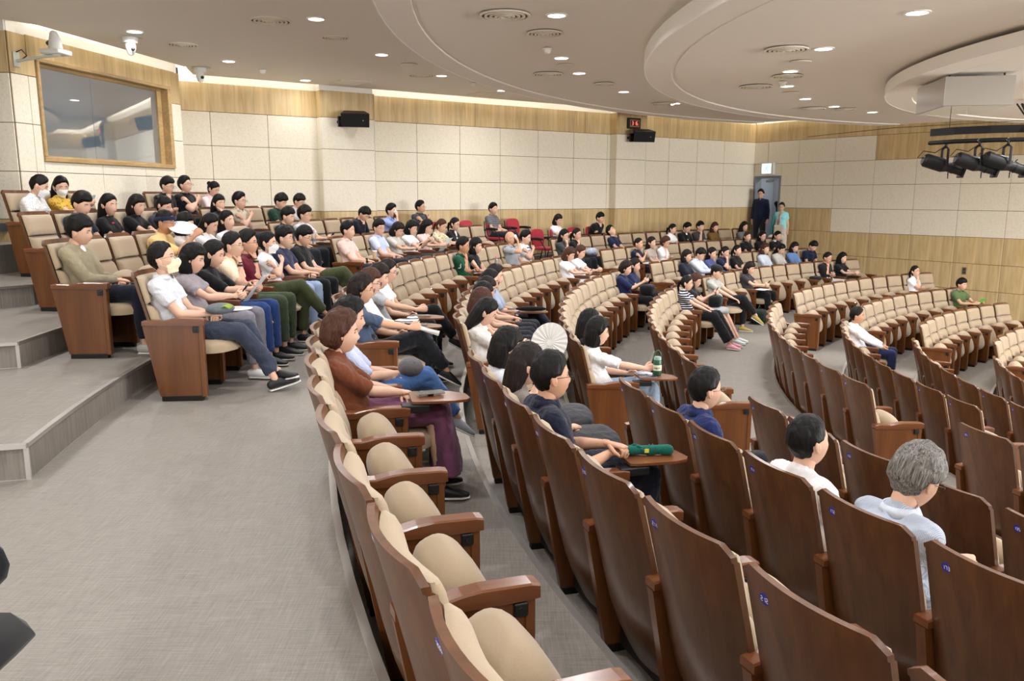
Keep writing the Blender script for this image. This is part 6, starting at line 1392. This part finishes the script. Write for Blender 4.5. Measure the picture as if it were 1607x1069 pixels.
    if it == 'bag':
        q = MB(); q.ell((0, 0, 0), (.11, .13, .045), 18, 10); t = obj('folded_bag', q, cloth((96, 104, 108)), smooth=True, loc=M @ Vector((.22, -.02, .675)), rotz=rz); tag(t, 'grey green folded bag on the lap of man in cream mask', 'bag')
        q = MB()
        for i in range(9): q.tube([(.02, -.09+i*.012, .02), (.07, -.12+i*.014, .035), (.11, -.16+i*.016, .02)], [.004, .006, .002], 5)
        obj('green_trim', q, plain('trim_green', srgb(150, 170, 60), .7), t)
    if it == 'cloth':
        q = MB(); q.ell((0, 0, 0), (.12, .07, .03), 16, 8); q.ell((.05, .03, .02), (.06, .05, .03), 12, 8); t = obj('folded_jacket', q, cloth((228, 226, 226), 'fine', (60, 60, 64)), smooth=True, loc=M @ Vector((.20, -.20, .70)), rotz=rz); tag(t, 'crumpled black and white cloth on the arm beside white jacket', 'cloth')
    if it == 'umbrella':
        t = thing('folded_umbrella', 'black folded umbrella lying on the writing tablet, far side', 'umbrella', M @ Vector((.24, -.23, .695)), rz+radians(8))
        q = MB(); q.tube([(-.10, 0, 0), (-.03, 0, 0), (.08, 0, 0), (.20, 0, 0), (.24, 0, 0)], [.012, .026, .030, .024, .010], 14); obj('canopy', q, cloth(BK), t, smooth=True)
        q = MB(); q.tube([(-.20, 0, 0), (-.10, 0, 0)], [.011, .009], 10); obj('handle', q, plain('grip_grey', srgb(120, 120, 122), .4), t, smooth=True)
    if o.get('inner'):
        nk = G['neck']; q = MB(); q.ell(nk+Vector((.062, 0, -.10)), (.035, .048, .13), 14, 10); q.ell(nk+Vector((.085, 0, -.22)), (.045, .050, .14), 14, 10); obj('inner_tee', q, cloth(WH), b, smooth=True)
        if row == 'U2':
            q = MB(); q.tube([nk+Vector((.07, .05, -.02)), nk+Vector((.115, .02, -.16)), nk+Vector((.14, -.0, -.28))], [(.006, .002)]*3, 6); q.tube([nk+Vector((.07, -.05, -.02)), nk+Vector((.115, -.02, -.16)), nk+Vector((.14, .0, -.28))], [(.006, .002)]*3, 6); obj('lanyard', q, plain('lanyard_blue', srgb(50, 60, 130), .6), b)
    if o.get('lanyard'):
        nk = G['neck']; q = MB(); q.tube([nk+Vector((.06, .05, -.02)), nk+Vector((.13, .0, -.24))], [.004]*2, 5); q.tube([nk+Vector((.06, -.05, -.02)), nk+Vector((.13, 0, -.24))], [.004]*2, 5); q.rbox(tuple(nk+Vector((.128, -.03, -.32))), tuple(nk+Vector((.136, .03, -.24))), .003); obj('lanyard', q, plain('lanyard_navy', srgb(40, 44, 70), .6), b)
    if o.get('logo'):
        c = G['chest']; q = MB()
        if o['logo'] == 'red': q.ell(c+Vector((.118, -.05, .03)), (.006, .030, .010), 8, 5); lm = plain('red_print', srgb(200, 40, 50), .6)
        elif o['logo'] == 'bars':
            for dz_, w_ in ((.06, .10), (.0, .06), (-.05, .09)): q.rbox(tuple(c+Vector((.124, -w_*.7, dz_-.008))), tuple(c+Vector((.132, w_*.7, dz_+.008))), .002)
            lm = plain('navy_print', srgb(50, 60, 100), .6)
        else:
            sh0, e0, _ = G['arm'][-1]; m_ = sh0.lerp(e0, .42)+Vector((0, -.056, 0)); 
            for ch in '3': seven(q, ch, 0, .07, .04, 0)
            q.v = [m_+Vector((v_.x, -v_.y, v_.z)) for v_ in q.v]; lm = plain('white_print', srgb(225, 228, 225), .6)
        obj('chest_print' if o['logo'] != 'sleeve' else 'sleeve_number', q, lm, b)
    if o.get('watch'):
        a_, e, h = G['arm'][-1]; w0 = h.lerp(e, .10); d = (h-e).normalized(); q = MB(); q.tube([w0-d*.010, w0+d*.010], [.030, .029], 14, round_=False); q.tube([w0+Vector((0, -.006, .026)), w0+Vector((0, -.008, .036))], [.018, .016], 10, round_=False); obj('wristwatch', q, BLACK, b, smooth=False)
    if o.get('band'):
        q = MB(); n = 28
        for i in range(n+1):
            an = 2*pi*i/n
            for r_, z_ in ((1.10, .018), (1.10, .058), (1.16, .058), (1.16, .018)): q.v.append(Vector((cos(an)*.100*r_-.004, sin(an)*.083*r_, z_+.018*cos(an))))
        for i in range(n):
            for k_ in range(4): q.f.append((i*4+k_, i*4+(k_+1) % 4, (i+1)*4+(k_+1) % 4, (i+1)*4+k_)); q.m.append(0)
        x = obj('headband', q, cloth((30, 38, 66)), b, smooth=True); x.matrix_local = G['HM']
    if o.get('cap'):
        q = MB(); q.ell((-.008, 0, .078), (.112, .097, .068), 20, 12); n0 = len(q.v); q.tube([(.07, 0, .060), (.13, 0, .054), (.170, 0, .042)], [(.075, .010), (.070, .007), (.045, .004)], 14, side=(0, 1, 0)); x = obj('cap', q, cloth((34, 34, 36)), b, smooth=True); x.matrix_local = G['HM']
# ================================================================== STANDING PEOPLE, SIDE CHAIRS, SMALL THINGS
def stander(loc, face, arms, label, top, bottom, sex='m', **kw):
    P = dict(sex=sex, arms=arms, stand=True, lean=0, slump=.0, yaw=kw.pop('yaw', 0), pitch=kw.pop('pitch', 0), roll=0, build=kw.pop('build', 1.0), sleeve=kw.pop('sleeve', 'long'), bottoms=kw.pop('bottoms', 'trousers'), size=kw.pop('size', 1.0), lod=2)
    return person(Vector(loc), radians(face), P, label, top, bottom, **kw)
nR = MR.to_3x3() @ Vector((0, 1, 0)); faceR = degrees(atan2(nR.y, nR.x))
b, G = stander(MR @ Vector((.42, .16, -.02)), faceR+18, 'hang', 'person in navy blazer and pink shirt standing in the grey doorway', (28, 34, 62), (46, 46, 52), hair=('quiff', 'black'), extras=('glasses',), topname='blazer', collar=(28, 34, 62), size=1.04)
nk = G['neck']; q = MB(); q.ell(nk+Vector((.055, 0, -.12)), (.035, .035, .15), 12, 8); obj('pink_shirt', q, cloth((226, 170, 196)), b, smooth=True)
stander(MR @ Vector((.70, -.42, -.02)), faceR+30, 'mouthup', 'person in black long-sleeved top behind the man in navy blazer', BK, (176, 164, 146), hair=('crop', 'black'))
b, G = stander(MR @ Vector((1.22, .30, -.20)), faceR+25, 'shoulder', 'person in turquoise tee and beige trousers leaning on wall with bags', (150, 222, 226), (206, 196, 178), sex='f', sleeve='short', bottoms='wide', hair=('tail', 'dark'), extras=('glasses',), pitch=8)
M = Matrix.Translation(b.location) @ Matrix.Rotation(b.rotation_euler.z, 4, 'Z')
q = MB(); q.tube([(.06, -.19, 1.22), (.05, -.22, .95), (.04, -.22, .60), (.04, -.20, .36)], [(.05, .03), (.09, .035), (.10, .04), (.08, .03)], 14, side=(1, 0, 0)); t = obj('teal_cardigan', q, cloth((44, 130, 130)), smooth=True); t.matrix_world = M; tag(t, 'teal cardigan draped over the shoulder of woman in turquoise tee', 'cardigan')
q = MB(); q.rbox((.10, -.16, .62), (.19, .10, 1.0), .03); q.tube([(.14, -.12, .98), (.08, -.10, 1.22)], [.012, .012], 6); t = obj('canvas_tote', q, cloth((186, 176, 162))); t.matrix_world = M; tag(t, 'beige canvas tote hanging in front of woman in turquoise tee', 'bag')
q = MB(); q.tube([(.17, -.22, .66), (.17, .06, .66)], [.075, .075], 14); q.tube([(.17, -.14, .73), (.17, -.08, .80), (.17, -.02, .73)], [.008]*3, 6); t = obj('barrel_handbag', q, cloth((206, 200, 184)), smooth=True); t.matrix_world = M; tag(t, 'cream barrel handbag held by woman in turquoise tee', 'bag')
q = MB(); q.tube([(.09, -.04, 1.26), (.12, -.03, 1.08), (.13, -.05, .98)], [(.04, .012), (.05, .014), (.03, .01)], 8); t = obj('red_scarf', q, cloth((196, 50, 74)), smooth=True); t.matrix_world = M; tag(t, 'red and pink scarf hanging at the neck of woman in turquoise tee', 'scarf')
# red padded side chairs along the long wall
def red_meshes():
    out = {}
    q = MB(); n = 14; vs = []
    for s_, x0 in ((0, 0), (1, .045)):
        for i in range(n*2):
            a = 2*pi*i/(n*2); c_, z_ = cos(a), sin(a); e = .55
            y = .225*math.copysign(abs(c_)**e, c_); z = .19*math.copysign(abs(z_)**e, z_)
            vs.append(Vector((x0-.03*(y/.225)**2*-1-.02*(z/.19), y*(1 if s_ else .96), .66+z)))
    m_ = n*2; q.add(vs, [tuple(reversed(range(m_))), tuple(range(m_, 2*m_))]+[(i, (i+1) % m_, (i+1) % m_+m_, i+m_) for i in range(m_)]); out['backrest'] = q.mesh('backrest', [RED], True, 40)
    q = MB(); q.rbox((.02, -.23, .41), (.46, .23, .47), .022); out['seat'] = q.mesh('seat', [RED], True, 40)
    q = MB(); 
    for s_ in (-1, 1):
        q.tube([(.42, s_*.25, .0), (.42, s_*.25, .44), (.30, s_*.26, .62), (.10, s_*.26, .64), (-.02, s_*.25, .60)], [.011]*5, 8); q.tube([(-.06, s_*.24, .0), (.03, s_*.24, .44), (-.02, s_*.22, .80)], [.011]*3, 8)
    q.tube([(-.02, -.24, .30), (-.02, .24, .30)], [.009]*2, 6); out['frame'] = q.mesh('frame', [IRON], True, 50)
    q = MB(); 
    for s_ in (-1, 1): q.tube([(.36, s_*.26, .645), (.22, s_*.262, .66), (.06, s_*.26, .655)], [(.022, .012)]*3, 8)
    out['arm_pads'] = q.mesh('arm_pads', [BLACK], True); return out
RM = red_meshes()
def red_chair(r, a, label):
    p = polar(r, a, .205 if r > 17.36 else 0.0); t = thing('red_side_chair', label, 'chair', p, radians(a+180), 'red padded side chairs')
    for k in RM: put(k, RM[k], t)
    return t, p, radians(a+180)
SIDE = [(153.2, 'red side chair behind the woman in floral blouse', None), (149.5, 'empty red side chair behind the man in navy tee area, left of striped tee', None),
        (146.3, 'red side chair under the man in grey striped tee', ('m', 'person in grey and black striped tee seated on a red chair by the wall', (66, 68, 74), D(pattern='fine', c2=(150, 150, 154), hair=('quiff', 'black'), arms='lap', pitch=2, bottom=DK, yaw=-8))),
        (143.8, 'red side chair just right of the man in striped tee', None), (144.9, 'empty red side chair with visible seat right of man in printed white tee', None),
        (142.4, 'red side chair under the woman in white printed tee', ('f', 'person in white printed tee with dark bob reading phone on red chair', (236, 236, 238), D(hair=('bob', 'dark'), arms='phonelow', pitch=16, bottom=DK, logo='bars'))),
        (140.0, 'empty red side chair right of the woman reading her phone', None),
        (137.6, 'red side chair under the leaning man in black sweater', ('m', 'person in black sweater leaning far forward, chin on hand, red chair', BK, D(hair=('fringe', 'black'), arms='chin', pitch=12, lean=-22, sleeve='long')))]
for a, lab, pp in SIDE:
    lab = lab.replace(' behind the man in navy tee area, left of striped tee', ' left of the man in striped tee')
    t, p, rz = red_chair({144.9: 16.85, 142.4: 16.85, 140.0: 16.85, 137.6: 16.85}.get(a, 17.75), a, lab)
    if pp:
        sex, lb, top, o = pp
        P = dict(sex=sex, arms=o['arms'], legs='normal', lean=o.get('lean', 8), slump=.03, yaw=o.get('yaw', 0), pitch=o.get('pitch', 6), roll=0, build=1.0, sleeve=o.get('sleeve', 'short'), bottoms='trousers', size=1.0, lod=2)
        f_ = Vector((cos(rz), sin(rz), 0)); person(p+f_*.20, rz, P, lb, top, o.get('bottom', DK), o['hair'], 'light', pattern=o.get('pattern'), c2=o.get('c2'))
pw = polar(18.55, 151.2, .205)
t = thing('red_side_chair', 'red side chair under the man in dark polo against the wall', 'chair', pw, radians(150+180), 'red padded side chairs')
for k in RM: put(k, RM[k], t)
P = dict(sex='m', arms='cross', legs='normal', lean=8, slump=.02, yaw=10, pitch=-2, roll=0, build=1.05, sleeve='short', bottoms='trousers', size=1.12, lod=2)
person(pw+Vector((cos(radians(330)), sin(radians(330)), 0))*.22, radians(330), P, 'person in dark grey polo and glasses sitting upright against the wall panels', (62, 66, 74), (66, 74, 92), ('quiff', 'black'), 'mid', extras=('glassesmetal',), collar=(62, 66, 74))
# things lying on the writing tablets
def tab(row, a, dx=.12, dy=0.0):
    a = snap(row, a); p, rz = chair_matrix(row, a); M = Matrix.Translation(p) @ Matrix.Rotation(rz, 4, 'Z'); return M @ Matrix.Translation((.20+dx, -PITCH/2*.975+.10+dy, .664)), rz
def flat_phone(row, a, label, c=(24, 26, 30), dx=.12, dy=0, turn=0, base=False):
    M, rz = tab(row, a, dx, dy); t = thing('phone', label, 'phone', M.translation, rz+radians(turn)); z0 = .012 if base else 0
    q = MB(); q.rbox((-.078, -.037, z0), (.078, .037, z0+.009), .003); obj('phone_body', q, plain('phone_side', srgb(150, 150, 152), .3, .5, .6), t)
    q = MB(); q.rbox((-.074, -.034, z0+.009), (.074, .034, z0+.0098), .0004); obj('screen', q, SCREEN, t)
    if base: q = MB(); q.tube([(0, 0, 0), (0, 0, .012)], [.018, .018], 12, round_=False); obj('grip_stand', q, IRON, t)
flat_phone('M1', 192.46, 'black phone with grip lying on the tablet of woman in brown cardigan', dx=.10, dy=.02, turn=8, base=True)
flat_phone('M3', 183.97, 'phone lying on the tablet beside the green bottle', dx=.06, dy=-.05, turn=-6)
flat_phone('M1', 180.55, 'black phone on the tablet under the hand of grey tee woman', dx=.10, dy=.0, turn=4)
flat_phone('M1', 182.6, 'phone on the tablet in front of woman in white jacket', dx=.10, dy=-.02, turn=10)
M, rz = tab('M3', 183.97, .16, .03)
t = thing('water_bottle', 'dark green bottle with carrying loop and cream label on writing tablet', 'bottle', M.translation, rz)
GB = plain('bottle_green', srgb(26, 84, 58), .35, .5)
q = MB(); q.tube([(0, 0, .004), (0, 0, .012), (0, 0, .125), (0, 0, .14)], [.033, .037, .037, .031], 24, round_=False); obj('bottle_body', q, GB, t, smooth=True, angle=40)
q = MB(); q.tube([(0, 0, .14), (0, 0, .165)], [.034, .032], 24, round_=False); obj('lid', q, plain('bottle_lid', srgb(150, 176, 166), .3), t, smooth=True, angle=40)
q = MB(); q.tube([(.030*cos(a), 0, .165+.055*sin(a)) for a in [pi*i/14 for i in range(15)]], [.0055]*15, 8); obj('carry_loop', q, GB, t, smooth=True)
q = MB(); q.tube([(0, 0, .045), (0, 0, .095)], [.0377, .0377], 24, round_=False); lb_ = obj('label_band', q, plain('cream_label', srgb(226, 218, 190), .6), t, smooth=True, angle=40)
cu = bpy.data.curves.new('lettering', 'FONT'); cu.body = 'yogurt'; cu.size = .022; cu.extrude = .0006; cu.align_x = 'CENTER'; cu.align_y = 'CENTER'
to = bpy.data.objects.new('tmp', cu); COL.objects.link(to); dg = bpy.context.evaluated_depsgraph_get(); tm = bpy.data.meshes.new_from_object(to.evaluated_get(dg)); bpy.data.objects.remove(to)
for v_ in tm.vertices:      # wrap the word round the band, facing the near side
    a = v_.co.x/.0382; z_, e_ = v_.co.y, v_.co.z; rr = .0384+e_; v_.co = (sin(a)*rr, -cos(a)*rr, .070+z_)
tm.materials.clear(); tm.materials.append(BLACK); put('lettering', tm, lb_).rotation_euler = (0, 0, radians(-20))
M, rz = tab('M3', 183.97, .04, .05); q = MB(); q.ell((0, 0, .018), (.07, .035, .020), 16, 8); q.ell((.05, -.02, .014), (.03, .03, .014), 10, 6); t = obj('cloth_pouch', q, cloth((222, 226, 240)), smooth=True, loc=M.translation, rotz=rz); tag(t, 'white crumpled cloth pouch on the tablet left of the green bottle', 'cloth')
# green umbrella and red booklet by the man in the navy polo
a_ = snap('M2', 195.3); p, rz = chair_matrix('M2', a_); M, _ = tab('M2', 195.3, .10, .0)
t = thing('compact_umbrella', 'dark green folded compact umbrella on the tablet beside navy polo man', 'umbrella', M.translation+Vector((0, 0, .026)), rz-radians(12))
UG = cloth((22, 92, 82)); 
q = MB(); pts = [(-.11, 0, 0), (-.07, 0, 0), (-.02, 0, .002), (.03, 0, 0), (.08, 0, .003), (.13, 0, 0)]; q.tube(pts, [.020, .026, .024, .027, .025, .030], 12)
for i in range(9):
    an = i*.8; q.tube([(-.09+.02*i, .012*cos(an), .012*sin(an)), (-.07+.02*i, .028*cos(an+.5), .026*abs(sin(an+.5))), (-.04+.018*i, .020*cos(an+1), .022*sin(an+1))], [(.012, .004)]*3, 6)
obj('canopy', q, UG, t, smooth=True); q = MB(); q.ell((-.125, 0, 0), (.026, .024, .022), 14, 8); obj('handle', q, plain('umbrella_cap', srgb(30, 66, 62), .4), t, smooth=True)
q = MB(); q.box((.0, -.030, -.004), (.022, -.027, .016)); obj('yellow_label', q, plain('yellow_label', srgb(220, 210, 60), .6), t)
M, _ = tab('M2', 195.3, .04, .075); q = MB(); q.rbox((-.09, -.06, 0), (.10, .06, .012), .002); t = thing('red_booklet', 'thin red booklet under the green umbrella', 'book', M.translation, rz-radians(20)); obj('cover', q, plain('red_cover', srgb(176, 52, 62), .5), t); q = MB(); q.box((-.088, -.0615, .003), (.098, -.06, .009)); obj('pages', q, PAPER, t)
M, rz2 = tab('M2', 184.1, .12, .02); q = MB(); q.tube([(0, 0, 0), (0, 0, .004)], [.10, .10], 28, round_=False); t = obj('green_fan', q, plain('lime_green', srgb(190, 226, 120), .7), loc=M.translation, rotz=rz2); tag(t, 'lime green round paper fan lying on a writing tablet', 'fan')
M, rz2 = tab('M2', 184.1, .04, .02); q = MB(); q.tube([(0, 0, .004), (0, 0, .014)], [.045, .045], 24, round_=False); q.tube([(0, 0, .0), (0, 0, .004)], [.03, .03], 20, round_=False); t = obj('round_case', q, plain('mint', srgb(200, 220, 190), .5), loc=M.translation, rotz=rz2); tag(t, 'small pale round case lying on the lime green fan', 'case')
# cup, bottle on seats further away
def on_chair(row, a, x, y, z): a = snap(row, a); p, rz = chair_matrix(row, a); return Matrix.Translation(p) @ Matrix.Rotation(rz, 4, 'Z') @ Vector((x, y, z)), rz
def cup(loc, label, c, h=.11, r=.036):
    t = thing('paper_cup', label, 'cup', loc); q = MB(); q.tube([(0, 0, 0), (0, 0, h)], [r*.72, r], 18, round_=False); obj('cup_body', q, plain('cup_%02x%02x%02x' % c, srgb(*c), .6), t, smooth=True, angle=40); q = MB(); q.tube([(0, 0, h), (0, 0, h+.010)], [r*1.06, r*.9], 18, round_=False); obj('lid', q, FASC, t, smooth=True, angle=40)
def bottle(loc, label, capc):
    t = thing('plastic_bottle', label, 'bottle', loc); q = MB(); q.tube([(0, 0, 0), (0, 0, .02), (0, 0, .14), (0, 0, .175), (0, 0, .19)], [.028, .031, .031, .014, .013], 16, round_=False); m_ = plain('clear_plastic', (.85, .9, .92), .08, .5); m_.node_tree.nodes['Principled BSDF'].inputs['Transmission Weight'].default_value = .85; obj('bottle_body', q, m_, t, smooth=True, angle=50)
    q = MB(); q.tube([(0, 0, .19), (0, 0, .212)], [.015, .015], 12, round_=False); obj('cap', q, plain('cap_%02x%02x%02x' % capc, srgb(*capc), .4), t)
l, _ = on_chair('U1', 165.6, .12, -.27, .641); cup(l, 'kraft brown paper cup on the armrest left of man in blue checked shirt', (206, 178, 140))
l, _ = on_chair('U2', 165.7, .12, -.27, .641); bottle(l, 'clear bottle with pink cap on armrest beside man in light grey tee', (236, 120, 180))
l, _ = on_chair('M1', 160.3, .10, -.27, .641); bottle(l, 'clear bottle with pink cap on armrest right of woman in sleeveless black', (236, 110, 170))
def blob_bag(loc, rz, label, c, s=(.14, .20, .10), name='handbag'):
    q = MB(); q.ell((0, 0, 0), s, 18, 12); q.v = [Vector((math.copysign(abs(v_.x/s[0])**.6*s[0], v_.x), math.copysign(abs(v_.y/s[1])**.6*s[1], v_.y), s[2]+math.copysign(abs(v_.z/s[2])**.6*s[2]*(1-.0), v_.z))) for v_ in q.v]; q.tube([(0, -s[1]*.5, s[2]*1.7), (0, 0, s[2]*2.6), (0, s[1]*.5, s[2]*1.7)], [.008]*3, 8); t = obj(name, q, cloth(c), smooth=True, loc=loc, rotz=rz); tag(t, label, 'bag'); return t
l, rz = on_chair('M3', 156.05, .24, .0, .60); blob_bag(l, rz, 'black handbag on the lap of woman filming in navy dress', (20, 20, 22), (.12, .15, .09))
l, rz = on_chair('M4', 153.5, .22, -.02, .60); blob_bag(l, rz, 'black handbag with red charm on the lap over grey skirt', (22, 22, 24), (.11, .13, .10))
l, rz = on_chair('M4', 142.4, .30, .10, .0); blob_bag(l, rz, 'black and green backpack on the floor under crossed yellow shoes', (28, 44, 36), (.14, .20, .14), 'backpack')
l, rz = on_chair('M4', 127.3, .0, -.1, .60); blob_bag(l, rz, 'small black bag lying on an armrest left of black tee man', (30, 32, 32), (.10, .15, .05))
l, rz = on_chair('U2', 179.9, .12, -.05, .55); q = MB(); q.ell((0, 0, .03), (.09, .08, .05), 14, 9); t = obj('white_cap', q, cloth((214, 216, 206)), smooth=True, loc=l, rotz=rz); tag(t, 'crumpled off-white cap on empty chair beside khaki jacket man', 'hat')
l, rz = on_chair('U1', 183.8, .20, -.02, .60); q = MB(); q.tube([(0, 0, 0), (0, 0, .003)], [.14, .14], 28, round_=False); q.rbox((-.22, -.012, 0), (-.10, .012, .006), .002); t = obj('paper_fan', q, PAPER, smooth=False, loc=l, rotz=rz+.4); tag(t, 'white paper fan lying on lap of woman in lavender blouse', 'fan')
l, rz = on_chair('M2', 143.1, .22, -.16, .655); q = MB(); q.rbox((-.11, -.15, 0), (.11, .15, .02), .003); t = obj('folder', q, plain('folder_white', srgb(220, 224, 228), .5), loc=l, rotz=rz); tag(t, 'pale folder on the lap of short-haired woman in navy tee', 'folder')
l, rz = on_chair('M4', 140.0, .20, -.10, .625); q = MB(); q.rbox((-.11, -.15, 0), (.11, .15, .006), .002); t = obj('paper_stack', q, PAPER, loc=l, rotz=rz); tag(t, 'white papers on the lap of woman in charcoal shirt', 'paper')
# black padded chair at the lower left picture edge
t = thing('black_padded_chair', 'black padded chair on the walkway at the lower left picture edge', 'chair', (-1.47, 1.65, 0), 0)
q = MB(); q.rbox((-.26, -.26, .40), (.27, .27, .52), .06); o = obj('seat', q, BLACKF, t, smooth=True, angle=50)
q = MB(); q.ell((.17, -.10, .80), (.265, .055, .11), 20, 12); obj('backrest', q, BLACKF, t, smooth=True)
for x, y in ((-.22, -.2), (-.22, .18), (.02, -.2), (.02, .18)):
    q = MB(); q.tube([(x, y, 0), (x, y, .41)], [.011, .011], 8); obj('leg', q, IRON, t, smooth=True)
q = MB(); q.tube([(.05, -.24, .46), (.08, -.20, .64), (.1, -.13, .80)], [(.012, .03)]*3, 8); obj('back_support', q, IRON, t, smooth=True)
bpy.context.view_layer.update()
